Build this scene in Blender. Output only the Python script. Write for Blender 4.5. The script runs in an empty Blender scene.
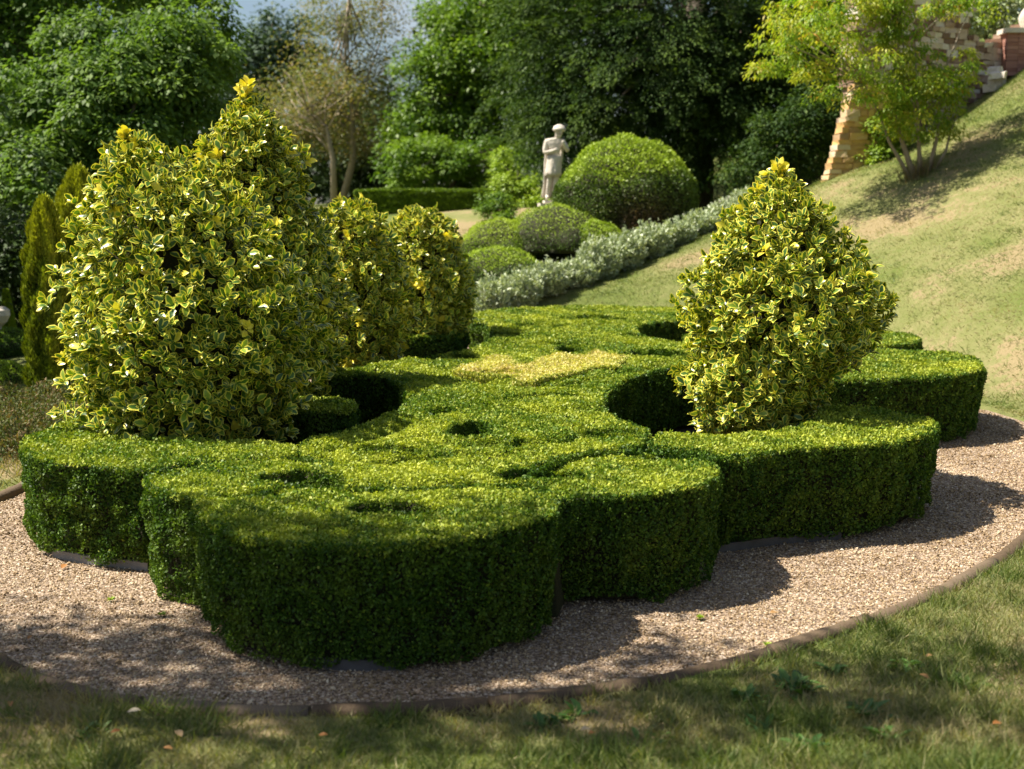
import bpy, bmesh, math, random
import numpy as np
from mathutils import Vector, noise as mnoise
random.seed(7); rng = np.random.default_rng(7)
R = math.radians
F = 1280.0; W_, H_ = 1024, 769
CH = 2.24; PITCH = math.atan(184.5 / F)
HT = 0.65
COL = bpy.context.scene.collection

# ------------------------------------------------------------------ geometry of the view
def ray(px, py):
    u = (px - 512) / F; v = (384.5 - py) / F
    return u, math.cos(PITCH) + v * math.sin(PITCH), -math.sin(PITCH) + v * math.cos(PITCH)
def G(px, py, z=0.0):
    u, a, b = ray(px, py); t = (z - CH) / b
    return (u * t, a * t)
def P(px, py, Y):
    u, a, b = ray(px, py); t = Y / a
    return (u * t, Y, CH + b * t)
def proj(x, y, z):
    dz = z - CH; c, s = math.cos(PITCH), math.sin(PITCH)
    d = y * c - dz * s; up = y * s + dz * c
    return 512 + F * x / d, 384.5 - F * up / d

# ------------------------------------------------------------------ helpers
def tag(o, label=None, cat=None, group=None, kind=None):
    if label: o['label'] = label
    if cat: o['category'] = cat
    if group: o['group'] = group
    if kind: o['kind'] = kind
    return o
def empty(name, loc, label, cat, group=None):
    o = bpy.data.objects.new(name, None); COL.objects.link(o); o.location = loc
    o.empty_display_size = 0.2
    return tag(o, label, cat, group)
def link(name, me, mat, parent=None, smooth=False):
    if mat is not None: me.materials.append(mat)
    o = bpy.data.objects.new(name, me); COL.objects.link(o)
    if parent is not None:
        o.parent = parent
        if parent.location.length > 0 or (parent.parent is not None):
            # geometry is given in world coordinates; keep it there
            w = Vector(parent.location)
            p = parent.parent
            while p is not None: w += Vector(p.location); p = p.parent
            me.transform(__import__('mathutils').Matrix.Translation(-w))
    if smooth:
        me.polygons.foreach_set('use_smooth', np.ones(len(me.polygons), bool))
    return o
def npmesh(name, V, faces_flat, sizes):
    me = bpy.data.meshes.new(name)
    V = np.asarray(V, np.float32)
    me.vertices.add(len(V)); me.vertices.foreach_set('co', V.ravel())
    faces_flat = np.asarray(faces_flat, np.int32).ravel(); sizes = np.asarray(sizes, np.int32)
    me.loops.add(len(faces_flat)); me.loops.foreach_set('vertex_index', faces_flat)
    me.polygons.add(len(sizes))
    st = np.zeros(len(sizes), np.int32); st[1:] = np.cumsum(sizes)[:-1]
    me.polygons.foreach_set('loop_start', st)
    me.update(calc_edges=True)
    return me
def setattr_col(me, name, arr):
    a = me.attributes.new(name, 'FLOAT_COLOR', 'POINT')
    a.data.foreach_set('color', np.asarray(arr, np.float32).ravel())
def nrmz(v):
    return v / np.maximum(np.linalg.norm(v, axis=-1, keepdims=True), 1e-9)
def sm(x): x = np.clip(x, 0, 1); return x * x * (3 - 2 * x)

# cheap smooth noise, vectorised: sum of rotated sines
_ph = rng.uniform(0, 6.28, (6, 12)); _dr = nrmz(rng.normal(size=(12, 3)))
def vn(p, scale, seed=0):
    p = np.asarray(p, float) / scale; r = np.zeros(len(p))
    for k in range(12):
        d = _dr[(k + seed) % 12]
        r += np.sin(p @ d * (2.2 + 0.37 * k) + _ph[seed % 6, k] + 1.7 * np.sin(p @ _dr[(k + 5 + seed) % 12] * 1.9 + k))
    return r / 4.0

# leaf templates: (t along, s side, u up, edge), faces
T_QUAD = (np.array([[0, 0, 0, .6], [.48, .5, .09, 1], [1, 0, -.04, 1], [.48, -.5, .09, 1]]), [[0, 3, 2, 1]])
T_HOLLY = (np.array([[0, 0, 0, .3],
    [.22, .34, .05, 1], [.24, 0, .0, 0], [.22, -.34, .05, 1],
    [.5, .5, .12, 1], [.52, 0, .02, 0], [.5, -.5, .12, 1],
    [.8, .33, .06, 1], [.8, 0, .0, .1], [.8, -.33, .06, 1],
    [1.02, 0, -.06, 1]]),
    [[0, 2, 1], [0, 3, 2], [1, 2, 5, 4], [2, 3, 6, 5], [4, 5, 8, 7], [5, 6, 9, 8], [7, 8, 10], [8, 9, 10]])
T_BLADE = (np.array([[0, -.5, 0, 0], [0, .5, 0, 0], [.55, .38, .07, .5], [.55, -.38, .07, .5], [1, 0, .28, 1]]),
           [[0, 1, 2, 3], [3, 2, 4]])
def leafmesh(name, pos, axis, nrm, L, Wd, r1, r2, tmpl):
    tv, tf = tmpl; N = len(pos); k = len(tv)
    axis = nrmz(axis); side = nrmz(np.cross(nrm, axis)); nn = np.cross(axis, side)
    L = np.broadcast_to(L, (N,)).astype(float); Wd = np.broadcast_to(Wd, (N,)).astype(float)
    V = (pos[:, None, :] + axis[:, None, :] * (tv[None, :, 0, None] * L[:, None, None])
         + side[:, None, :] * (tv[None, :, 1, None] * Wd[:, None, None])
         + nn[:, None, :] * (tv[None, :, 2, None] * L[:, None, None]))
    base = (np.arange(N) * k)
    flat1 = np.concatenate([np.array(f) for f in tf]); sz1 = np.array([len(f) for f in tf])
    flat = (base[:, None] + flat1[None, :]).ravel(); sizes = np.tile(sz1, N)
    me = npmesh(name, V.reshape(-1, 3), flat, sizes)
    c = np.zeros((N, k, 4), np.float32)
    c[:, :, 0] = np.asarray(r1)[:, None]; c[:, :, 1] = np.asarray(r2)[:, None]
    c[:, :, 2] = tv[None, :, 3]; c[:, :, 3] = tv[None, :, 0]
    setattr_col(me, 'lc', c.reshape(-1, 4))
    return me
def rdir(n): return nrmz(rng.normal(size=(n, 3)))

# tubes (tapered), joined to one mesh
class MB:
    def __init__(s): s.V = []; s.Fc = []; s.n = 0; s.C = []
    def add(s, V, Fc, c=0.5):
        V = np.asarray(V, float); s.V.append(V); s.Fc += [[i + s.n for i in f] for f in Fc]; s.n += len(V)
        s.C += [c] * len(V)
    def tube(s, pts, rad, sides=7):
        pts = [Vector(p) for p in pts]; V = []; Fc = []
        for i, p in enumerate(pts):
            t = (pts[min(i + 1, len(pts) - 1)] - pts[max(i - 1, 0)]).normalized()
            a = t.orthogonal().normalized(); b = t.cross(a)
            for k in range(sides):
                th = 2 * math.pi * k / sides
                V.append(p + (a * math.cos(th) + b * math.sin(th)) * rad[i])
        for i in range(len(pts) - 1):
            for k in range(sides):
                k2 = (k + 1) % sides
                Fc.append([i * sides + k, i * sides + k2, (i + 1) * sides + k2, (i + 1) * sides + k])
        Fc.append(list(range(sides))[::-1]); Fc.append([(len(pts) - 1) * sides + k for k in range(sides)])
        s.add(V, Fc)
    def box(s, c, size, rot=0.0, j=0.0, col=0.5):
        V = []
        for dx in (-.5, .5):
            for dy in (-.5, .5):
                for dz in (-.5, .5):
                    x, y, z = dx * size[0] + random.uniform(-j, j), dy * size[1] + random.uniform(-j, j), dz * size[2] + random.uniform(-j, j)
                    V.append((c[0] + x * math.cos(rot) - y * math.sin(rot), c[1] + x * math.sin(rot) + y * math.cos(rot), c[2] + z))
        s.add(V, [[0, 1, 3, 2], [4, 6, 7, 5], [0, 4, 5, 1], [2, 3, 7, 6], [0, 2, 6, 4], [1, 5, 7, 3]], col)
    def build(s, name, mat, parent=None, smooth=True):
        V = np.concatenate(s.V)
        me = npmesh(name, V, np.concatenate([np.array(f) for f in s.Fc]), [len(f) for f in s.Fc])
        c = np.zeros((len(V), 4), np.float32); c[:, 0] = s.C; setattr_col(me, 'lc', c)
        me.polygons.foreach_set('use_smooth', np.full(len(me.polygons), smooth, bool))
        return link(name, me, mat, parent, smooth)

# ------------------------------------------------------------------ materials
def newmat(name):
    m = bpy.data.materials.new(name); m.use_nodes = True
    nt = m.node_tree; nt.nodes.clear()
    out = nt.nodes.new('ShaderNodeOutputMaterial')
    return m, nt, nt.nodes, nt.links, out
def ramp(nd, cols):
    r = nd.new('ShaderNodeValToRGB'); e = r.color_ramp.elements
    while len(e) < len(cols): e.new(0.5)
    for i, (p, c) in enumerate(cols): e[i].position = p; e[i].color = (*c, 1)
    return r
def leafmat(name, cols, rough=.45, trans=.25, patch=None, patch_scale=1.0, spec=.35, edge=None, rare=None, tcol=1.5):
    """cols: ramp over the leaf's own random number; patch: colour blended by a soft noise (older or newer growth, or painted sunlight);
    edge: colour of a variegated margin; rare: colour of leaves that are wholly pale"""
    m, nt, nd, ln, out = newmat(name)
    at = nd.new('ShaderNodeAttribute'); at.attribute_name = 'lc'
    sp = nd.new('ShaderNodeSeparateColor'); ln.new(at.outputs['Color'], sp.inputs[0])
    rp = ramp(nd, cols); ln.new(sp.outputs[0], rp.inputs[0]); c = rp.outputs[0]
    if patch:
        mx = nd.new('ShaderNodeMix'); mx.data_type = 'RGBA'
        ln.new(sp.outputs[1], mx.inputs[0]); ln.new(c, mx.inputs[6]); mx.inputs[7].default_value = (*patch, 1); c = mx.outputs[2]
    if edge:
        no = nd.new('ShaderNodeTexNoise'); no.inputs['Scale'].default_value = 60; no.inputs['Detail'].default_value = 2
        ad = nd.new('ShaderNodeMath'); ad.operation = 'MULTIPLY_ADD'; ln.new(no.outputs[0], ad.inputs[0]); ad.inputs[1].default_value = .5; ln.new(sp.outputs[2], ad.inputs[2])
        sr = nd.new('ShaderNodeMapRange'); ln.new(ad.outputs[0], sr.inputs[0])
        sr.inputs[1].default_value = .8; sr.inputs[2].default_value = .95
        mx = nd.new('ShaderNodeMix'); mx.data_type = 'RGBA'
        ln.new(sr.outputs[0], mx.inputs[0]); ln.new(c, mx.inputs[6]); mx.inputs[7].default_value = (*edge, 1); c = mx.outputs[2]
        # g channel close to 1 = wholly yellow leaf
        gt = nd.new('ShaderNodeMath'); gt.operation = 'GREATER_THAN'; ln.new(sp.outputs[1], gt.inputs[0]); gt.inputs[1].default_value = .9
        mx = nd.new('ShaderNodeMix'); mx.data_type = 'RGBA'
        ln.new(gt.outputs[0], mx.inputs[0]); ln.new(c, mx.inputs[6]); mx.inputs[7].default_value = (*rare, 1); c = mx.outputs[2]
    pr = nd.new('ShaderNodeBsdfPrincipled'); ln.new(c, pr.inputs['Base Color'])
    pr.inputs['Roughness'].default_value = rough; pr.inputs['Specular IOR Level'].default_value = spec
    tr = nd.new('ShaderNodeBsdfTranslucent')
    br = nd.new('ShaderNodeMix'); br.data_type = 'RGBA'; br.blend_type = 'MULTIPLY'; br.inputs[0].default_value = 1
    ln.new(c, br.inputs[6]); br.inputs[7].default_value = (tcol, tcol * 1.05, tcol * .35, 1); ln.new(br.outputs[2], tr.inputs[0])
    ms = nd.new('ShaderNodeMixShader'); ms.inputs[0].default_value = trans
    ln.new(pr.outputs[0], ms.inputs[1]); ln.new(tr.outputs[0], ms.inputs[2]); ln.new(ms.outputs[0], out.inputs[0])
    return m
def noisemat(name, cols, scale=5, detail=6, rough=.85, bump=.3, bscale=40, attr=False, bdist=.02):
    m, nt, nd, ln, out = newmat(name)
    tc = nd.new('ShaderNodeTexCoord')
    no = nd.new('ShaderNodeTexNoise'); no.inputs['Scale'].default_value = scale; no.inputs['Detail'].default_value = detail
    no.inputs['Roughness'].default_value = .65
    ln.new(tc.outputs['Object'], no.inputs[0]); rp = ramp(nd, cols)
    if attr:
        at = nd.new('ShaderNodeAttribute'); at.attribute_name = 'lc'
        sp = nd.new('ShaderNodeSeparateColor'); ln.new(at.outputs['Color'], sp.inputs[0])
        ma = nd.new('ShaderNodeMath'); ma.operation = 'MULTIPLY_ADD'; ln.new(no.outputs[0], ma.inputs[0]); ma.inputs[1].default_value = .55
        ln.new(sp.outputs[0], ma.inputs[2]); mb = nd.new('ShaderNodeMath'); mb.operation = 'SUBTRACT'; ln.new(ma.outputs[0], mb.inputs[0]); mb.inputs[1].default_value = .27
        ln.new(mb.outputs[0], rp.inputs[0])
    else: ln.new(no.outputs[0], rp.inputs[0])
    pr = nd.new('ShaderNodeBsdfPrincipled'); ln.new(rp.outputs[0], pr.inputs['Base Color']); pr.inputs['Roughness'].default_value = rough
    pr.inputs['Specular IOR Level'].default_value = .25
    n2 = nd.new('ShaderNodeTexNoise'); n2.inputs['Scale'].default_value = bscale; n2.inputs['Detail'].default_value = 5
    ln.new(tc.outputs['Object'], n2.inputs[0])
    bp = nd.new('ShaderNodeBump'); bp.inputs['Strength'].default_value = bump; bp.inputs['Distance'].default_value = bdist
    ln.new(n2.outputs[0], bp.inputs['Height']); ln.new(bp.outputs[0], pr.inputs['Normal'])
    ln.new(pr.outputs[0], out.inputs[0])
    return m

M = {}
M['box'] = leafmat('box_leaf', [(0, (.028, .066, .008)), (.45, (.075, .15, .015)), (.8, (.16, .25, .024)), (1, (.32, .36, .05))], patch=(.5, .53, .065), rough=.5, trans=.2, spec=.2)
M['gold'] = leafmat('golden_leaf', [(0, (.2, .26, .03)), (.4, (.5, .5, .11)), (1, (.75, .68, .3))], patch=(.55, .45, .2), trans=.25, spec=.2)
M['core'] = noisemat('hedge_core', [(0, (.012, .013, .006)), (.6, (.03, .03, .012)), (1, (.06, .042, .02))], scale=30, bump=.6)
M['holly'] = leafmat('holly_leaf', [(0, (.03, .085, .016)), (.6, (.09, .19, .025)), (1, (.26, .36, .045))], rough=.3, trans=.2, spec=.45,
                     edge=(.74, .67, .10), rare=(.82, .7, .08), tcol=1.2)
M['bark'] = noisemat('bark', [(0, (.05, .04, .03)), (1, (.16, .13, .1))], scale=12, bump=.8, bscale=25)
M['bark_pale'] = noisemat('pale_bark', [(0, (.2, .15, .11)), (1, (.42, .35, .27))], scale=8, bump=.5, bscale=25)
M['tree_left'] = leafmat('broad_leaf', [(0, (.035, .08, .018)), (.6, (.10, .18, .03)), (1, (.2, .3, .06))], patch=(.18, .27, .07), rough=.55, trans=.35, spec=.2)
M['tree_mid'] = leafmat('oak_leaf', [(0, (.035, .085, .012)), (.6, (.09, .17, .02)), (1, (.18, .29, .03))], patch=(.2, .3, .03), rough=.5, trans=.3)
M['tree_blue'] = leafmat('pine_leaf', [(0, (.04, .075, .04)), (1, (.08, .13, .075))], rough=.6, trans=.15)
M['tree_brown'] = leafmat('brown_leaf', [(0, (.07, .10, .03)), (.6, (.14, .17, .06)), (1, (.26, .23, .11))], rough=.6, trans=.35, patch=(.3, .2, .1))
M['yew'] = leafmat('yew_leaf', [(0, (.016, .04, .010)), (.6, (.045, .085, .018)), (1, (.11, .17, .03))], rough=.6, trans=.2, spec=.15)
M['yew_gold'] = leafmat('golden_yew_leaf', [(0, (.05, .09, .01)), (.6, (.17, .24, .015)), (1, (.34, .4, .03))], patch=(.5, .5, .03), rough=.5, trans=.15)
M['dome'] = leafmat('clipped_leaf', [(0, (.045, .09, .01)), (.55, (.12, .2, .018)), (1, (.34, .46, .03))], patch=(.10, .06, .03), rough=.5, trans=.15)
M['lime'] = leafmat('lime_leaf', [(0, (.15, .25, .015)), (1, (.36, .46, .045))], patch=(.16, .24, .05), rough=.5, trans=.25)
M['silver'] = leafmat('silver_leaf', [(0, (.2, .26, .13)), (.6, (.42, .48, .3)), (1, (.7, .74, .58))], rough=.7, trans=.15)
M['maple'] = leafmat('maple_leaf', [(0, (.10, .19, .015)), (.6, (.22, .34, .03)), (.9, (.36, .42, .04)), (1, (.45, .26, .05))], patch=(.42, .4, .05), rough=.5, trans=.4)
M['under'] = leafmat('undergrowth_leaf', [(0, (.025, .05, .015)), (1, (.07, .12, .03))], rough=.6, trans=.15)
M['dry'] = leafmat('dry_plant', [(0, (.07, .11, .025)), (.6, (.13, .14, .05)), (1, (.24, .15, .08))], rough=.7, trans=.2)
M['grass'] = leafmat('grass_blade', [(0, (.06, .105, .022)), (.5, (.14, .19, .04)), (.8, (.25, .26, .09)), (1, (.42, .36, .2))], patch=(.37, .29, .17), rough=.6, trans=.3)
M['weed'] = leafmat('weed_leaf', [(0, (.04, .10, .02)), (1, (.09, .18, .03))], rough=.45, trans=.25)
M['fallen'] = leafmat('fallen_leaf', [(0, (.35, .13, .03)), (.6, (.42, .25, .1)), (1, (.5, .42, .3))], rough=.6, trans=.15)
M['stone'] = noisemat('wall_stone', [(0, (.16, .09, .06)), (.35, (.36, .24, .17)), (.65, (.52, .40, .31)), (1, (.68, .62, .53))], scale=3, attr=True, bump=.7, bscale=14)
M['stone_orange'] = noisemat('buttress_stone', [(0, (.28, .21, .15)), (.35, (.48, .30, .14)), (.65, (.6, .38, .15)), (1, (.6, .5, .38))], scale=3, attr=True, bump=.7, bscale=14)
M['brick'] = noisemat('pier_brick', [(0, (.25, .11, .08)), (1, (.42, .22, .17))], scale=6, attr=True, bump=.4)
M['kerb'] = noisemat('kerb_stone', [(0, (.05, .033, .02)), (.5, (.12, .083, .052)), (1, (.23, .18, .13))], scale=9, bump=.6, bscale=60, attr=True, bdist=.01)
M['board'] = noisemat('edging_board', [(0, (.06, .055, .055)), (1, (.15, .14, .14))], scale=9, bump=.3, bscale=50)
M['board_pale'] = noisemat('pale_board', [(0, (.16, .155, .15)), (1, (.34, .33, .32))], scale=9, bump=.3, bscale=50)
M['statue'] = noisemat('statue_stone', [(0, (.34, .27, .21)), (.5, (.62, .56, .48)), (1, (.8, .75, .68))], scale=6, bump=1.0, bscale=18)
M['soil'] = noisemat('soil', [(0, (.03, .022, .016)), (1, (.08, .06, .045))], scale=6, bump=.6)
M['pebble'] = noisemat('pebble', [(0, (.10, .066, .034)), (.35, (.26, .175, .092)), (.65, (.46, .335, .2)), (1, (.76, .64, .47))], scale=2, attr=True, bump=.1, rough=.7)
M['rock'] = noisemat('rock', [(0, (.05, .045, .04)), (1, (.16, .14, .12))], scale=3, bump=.8)

def lawnmat():
    m, nt, nd, ln, out = newmat('lawn')
    tc = nd.new('ShaderNodeTexCoord')
    n1 = nd.new('ShaderNodeTexNoise'); n1.inputs['Scale'].default_value = .55; n1.inputs['Detail'].default_value = 5; ln.new(tc.outputs['Object'], n1.inputs[0])
    n2 = nd.new('ShaderNodeTexNoise'); n2.inputs['Scale'].default_value = 11; n2.inputs['Detail'].default_value = 9; n2.inputs['Roughness'].default_value = .8; ln.new(tc.outputs['Object'], n2.inputs[0])
    a = nd.new('ShaderNodeMath'); a.operation = 'MULTIPLY_ADD'; ln.new(n2.outputs[0], a.inputs[0]); a.inputs[1].default_value = .55; ln.new(n1.outputs[0], a.inputs[2])
    at = nd.new('ShaderNodeAttribute'); at.attribute_name = 'lc'; sp = nd.new('ShaderNodeSeparateColor'); ln.new(at.outputs['Color'], sp.inputs[0])
    b = nd.new('ShaderNodeMath'); b.operation = 'ADD'; ln.new(a.outputs[0], b.inputs[0]); ln.new(sp.outputs[0], b.inputs[1])
    rp = ramp(nd, [(.5, (.05, .08, .018)), (.78, (.13, .16, .042)), (.98, (.22, .21, .09)), (1.0, (.28, .22, .12))]); ln.new(b.outputs[0], rp.inputs[0])
    pr = nd.new('ShaderNodeBsdfPrincipled'); pr.inputs['Roughness'].default_value = .9; pr.inputs['Specular IOR Level'].default_value = .1
    ln.new(rp.outputs[0], pr.inputs['Base Color'])
    bp = nd.new('ShaderNodeBump'); bp.inputs['Strength'].default_value = .8; bp.inputs['Distance'].default_value = .03; ln.new(n2.outputs[0], bp.inputs['Height']); ln.new(bp.outputs[0], pr.inputs['Normal'])
    ln.new(pr.outputs[0], out.inputs[0]); return m
def gravelmat():
    m, nt, nd, ln, out = newmat('gravel')
    tc = nd.new('ShaderNodeTexCoord')
    v = nd.new('ShaderNodeTexVoronoi'); v.inputs['Scale'].default_value = 75; ln.new(tc.outputs['Object'], v.inputs[0])
    sp = nd.new('ShaderNodeSeparateColor'); ln.new(v.outputs['Color'], sp.inputs[0])
    rp = ramp(nd, [(0, (.09, .06, .04)), (.5, (.27, .185, .12)), (.85, (.44, .33, .235)), (1, (.62, .52, .42))]); ln.new(sp.outputs[0], rp.inputs[0])
    pr = nd.new('ShaderNodeBsdfPrincipled'); pr.inputs['Roughness'].default_value = .85; ln.new(rp.outputs[0], pr.inputs['Base Color'])
    bp = nd.new('ShaderNodeBump'); bp.inputs['Strength'].default_value = .9; bp.inputs['Distance'].default_value = .012; bp.invert = True
    ln.new(v.outputs['Distance'], bp.inputs['Height']); ln.new(bp.outputs[0], pr.inputs['Normal']); ln.new(pr.outputs[0], out.inputs[0]); return m
M['lawn'] = lawnmat(); M['gravel'] = gravelmat()

# ------------------------------------------------------------------ polygons
def catmull(pts, n=8):
    pts = np.array(pts, float); N = len(pts); out = []
    for i in range(N):
        p0, p1, p2, p3 = pts[i - 1], pts[i], pts[(i + 1) % N], pts[(i + 2) % N]
        for k in range(n):
            t = k / n
            out.append(.5 * ((2 * p1) + (-p0 + p2) * t + (2 * p0 - 5 * p1 + 4 * p2 - p3) * t * t + (-p0 + 3 * p1 - 3 * p2 + p3) * t ** 3))
    return np.array(out)
def chaikin(p, n=1):
    p = np.array(p, float)
    for _ in range(n):
        q = np.roll(p, -1, 0); p = np.stack([.8 * p + .2 * q, .2 * p + .8 * q], 1).reshape(-1, 2)
    return p
def inpoly(x, y, poly):
    r = np.zeros(len(x), bool); px, py = poly[:, 0], poly[:, 1]; qx, qy = np.roll(px, 1), np.roll(py, 1)
    for a, b, c, d in zip(px, py, qx, qy):
        if b == d: continue
        m = ((b > y) != (d > y)) & (x < (c - a) * (y - b) / (d - b) + a); r ^= m
    return r
def dpoly(x, y, poly):
    d = np.full(len(x), 1e9); q = np.roll(poly, -1, 0)
    for (a, b), (c, e) in zip(poly, q):
        vx, vy = c - a, e - b; l = vx * vx + vy * vy + 1e-12
        t = np.clip(((x - a) * vx + (y - b) * vy) / l, 0, 1)
        d = np.minimum(d, np.hypot(x - a - t * vx, y - b - t * vy))
    return d

kpx = [(0, 664), (40, 684), (100, 701), (160, 710), (240, 717), (330, 719), (400, 717), (470, 713), (560, 703), (640, 691), (700, 677), (760, 661), (850, 633), (930, 601), (985, 572), (1024, 543)]
oval = [G(a, b) for a, b in kpx] + [(4.35, 9.6), (5.0, 10.9), (5.25, 12.3), (5.1, 13.7), (4.7, 15.6), (4.0, 18), (2.6, 20), (0, 20.8), (-2.6, 20), (-4.3, 17.5), (-4.7, 14), (-4.2, 11.4), (-3.86, 10.2), (-3.83, 9.6), (-4.0, 8.7), (-3.9, 7.8), (-3.3, 6.8)]
OV = catmull(oval, 5)

# ------------------------------------------------------------------ terrain
def zb(x, y): return .5 * (.88 * (x - 5.45) + .47 * (y - 13.6))
ctl = [(0, 5, 0), (-3, 5, .02), (3, 5.8, .1), (0, 0, .62), (-6, 3, .3), (5, 3, .6), (5, 7, .35), (-6, 9, 0), (-6, 14, 0), (-8, 20, -.1), (-14, 14, -.1), (-12, 30, .3), (-5, 22, .25),
       (6.2, 9.8, .35), (7.5, 11.5, 1.0), (0, 20.8, .25), (-2.5, 21, .2), (5.5, 29, 1.5), (8, 33, 2.2), (3, 34, 1.6), (12, 34, 6), (0, 60, 2.6), (-20, 60, 1.6), (30, 60, 9), (-30, 30, 0), (25, 26, 10.5), (24, 10, 7), (20, 0, 4.2), (0, -20, 2), (-20, -10, .8), (13, 27.5, 6.6)]
for (x, y) in [(5.7, 13.6), (8, 13), (8, 17), (10, 19), (7, 22), (10.2, 24.5), (6, 20), (5.95, 23.9), (12, 15), (9, 23)]: ctl.append((x, y, zb(x, y)))
for a in [(560, 298, 22), (640, 270, 23), (740, 224, 24.4), (450, 232, 28), (550, 210, 30), (360, 214, 40), (500, 212, 38), (430, 270, 25), (600, 240, 26.5), (600, 306, 20.9)]: ctl.append(P(*a))
ctl = np.array(ctl)
def tps(r2): return r2 * np.log(r2 + 1e-9)
_d = ((ctl[:, None, :2] - ctl[None, :, :2]) ** 2).sum(-1); n = len(ctl)
A_ = np.zeros((n + 3, n + 3)); A_[:n, :n] = tps(_d) + np.eye(n) * .6
A_[:n, n] = 1; A_[:n, n + 1:] = ctl[:, :2]; A_[n, :n] = 1; A_[n + 1:, :n] = ctl[:, :2].T
_w = np.linalg.solve(A_, np.concatenate([ctl[:, 2], [0, 0, 0]]))
def terr(x, y):
    x = np.atleast_1d(np.asarray(x, float)); y = np.atleast_1d(np.asarray(y, float))
    cx = np.clip(x, -35, 32); cy = np.clip(y, -20, 65)
    z = np.full(len(x), _w[n]) + _w[n + 1] * cx + _w[n + 2] * cy
    for i in range(n): z += _w[i] * tps((cx - ctl[i, 0]) ** 2 + (cy - ctl[i, 1]) ** 2)
    z = np.clip(z, -1.5, 14)
    p = np.stack([x, y, 0 * x], 1)
    z += .03 * vn(p, 2.5) * sm((np.hypot(x, y) - 2) / 6)
    d = dpoly(x, y, OV); ins = inpoly(x, y, OV)
    z = z * sm(d / 1.6) + .03
    z = np.where(ins, -.08, z)
    return z
def tz(x, y): return float(terr([x], [y])[0])
def dryness(x, y):
    # worn, dry ground: patches on the sunny bank, and under the small tree
    d = np.zeros(len(x))
    for (cx, cy, r, a) in DRY: d += a * np.exp(-(((x - cx) ** 2 + (y - cy) ** 2) / r ** 2))
    d = d * np.where(y > 9, .92, 1) + .035 * sm((y - 12) / 3) + np.where(y < 9, .05, 0)
    return d
_T = lambda px, py, Y: P(px, py, Y)[:2]
DRY = [(*_T(950, 330, 15.3), 1.3, .2), (*_T(1000, 240, 19), 1.8, .16), (*_T(900, 215, 20.5), 1.4, .26), (*_T(700, 255, 22.5), 1.2, .13), (*_T(500, 222, 28.5), 2.8, .3), (*_T(960, 290, 16.5), 1.2, .14), (*_T(820, 185, 23), .7, .12), (-2.2, 5.3, .5, .2), (3.3, 6.3, .5, .16), (-1, 5.35, .4, .2), (.3, 5.25, .35, .14), (2.6, 5.3, .5, .18), (1.5, 5.5, .3, .15), (-5.2, 12, 1.8, .4), (-4.6, 10.2, .8, .3)]
t = np.linspace(-1, 1, 330); xs = np.sinh(t * 4.4) / np.sinh(4.4) * 260
t = np.linspace(-.45, 1, 400); ys = 9 + np.sinh(t * 4.4) / np.sinh(4.4) * 330
X, Y = np.meshgrid(xs, ys); Z = terr(X.ravel(), Y.ravel())
nx, ny = len(xs), len(ys); idx = np.arange(nx * ny).reshape(ny, nx)
q = np.stack([idx[:-1, :-1], idx[:-1, 1:], idx[1:, 1:], idx[1:, :-1]], -1).reshape(-1, 4)
me = npmesh('lawn', np.stack([X.ravel(), Y.ravel(), Z], 1), q, np.full(len(q), 4))
c = np.zeros((nx * ny, 4)); c[:, 0] = dryness(X.ravel(), Y.ravel()); setattr_col(me, 'lc', c)
tag(link('lawn', me, M['lawn'], smooth=True), kind='structure', label='sloping mown lawn around the hedge garden')
# gravel sheet
bm = bmesh.new(); vs = [bm.verts.new((a, b, 0.0)) for a, b in OV]; bm.faces.new(vs); bmesh.ops.triangulate(bm, faces=bm.faces)
me = bpy.data.meshes.new('gravel_path'); bm.to_mesh(me); bm.free()
tag(link('gravel_path', me, M['gravel']), kind='structure', label='oval pinkish gravel path around the clipped hedges')

# ------------------------------------------------------------------ clipped hedges
SLOTS = [(392, 507, 44, 6, .13), (302, 477, 42, 5.5, .11), (474, 429, 23, 7, .2), (540, 473, 44, 6, .13), (526, 443, 22, 5, .05), (665, 456, 50, 4, .06), (380, 448, 38, 4, .05),
         (570, 349, 14, 4, .14), (655, 353, 34, 3.5, .1), (590, 318, 34, 3, .05), (545, 397, 50, 4, .03), (540, 325, 28, 3, .04), (450, 357, 34, 3, .05),
         (610, 432, 34, 4, .03), (500, 372, 24, 3, .04), (640, 335, 22, 3, .04), (500, 335, 30, 3, .03)]
GROOVES = [[(235, 494), (300, 487), (380, 490), (460, 487), (530, 484), (548, 490)], [(300, 458), (335, 464), (385, 461), (430, 454), (480, 452), (520, 458)], [(533, 467), (575, 456), (640, 448), (700, 450)],
    [(415, 440), (450, 444), (500, 441)], [(600, 408), (560, 412), (500, 407), (450, 396), (412, 392)], [(345, 371), (400, 367), (450, 371), (500, 384), (560, 383), (620, 372), (680, 358), (740, 356)],
    [(480, 342), (540, 344), (600, 342), (650, 344)], [(500, 318), (570, 326), (640, 322)], [(560, 440), (600, 428), (640, 432)], [(330, 448), (380, 436), (420, 420), (440, 408)]]
GROOVES = [np.array([G(a, b, HT) for a, b in g_]) for g_ in GROOVES]
def dline(x, y, pl):
    d = np.full(len(x), 1e9)
    for (a, b), (c, e) in zip(pl[:-1], pl[1:]):
        vx, vy = c - a, e - b; t = np.clip(((x - a) * vx + (y - b) * vy) / (vx * vx + vy * vy), 0, 1)
        d = np.minimum(d, np.hypot(x - a - t * vx, y - b - t * vy))
    return d
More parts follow.
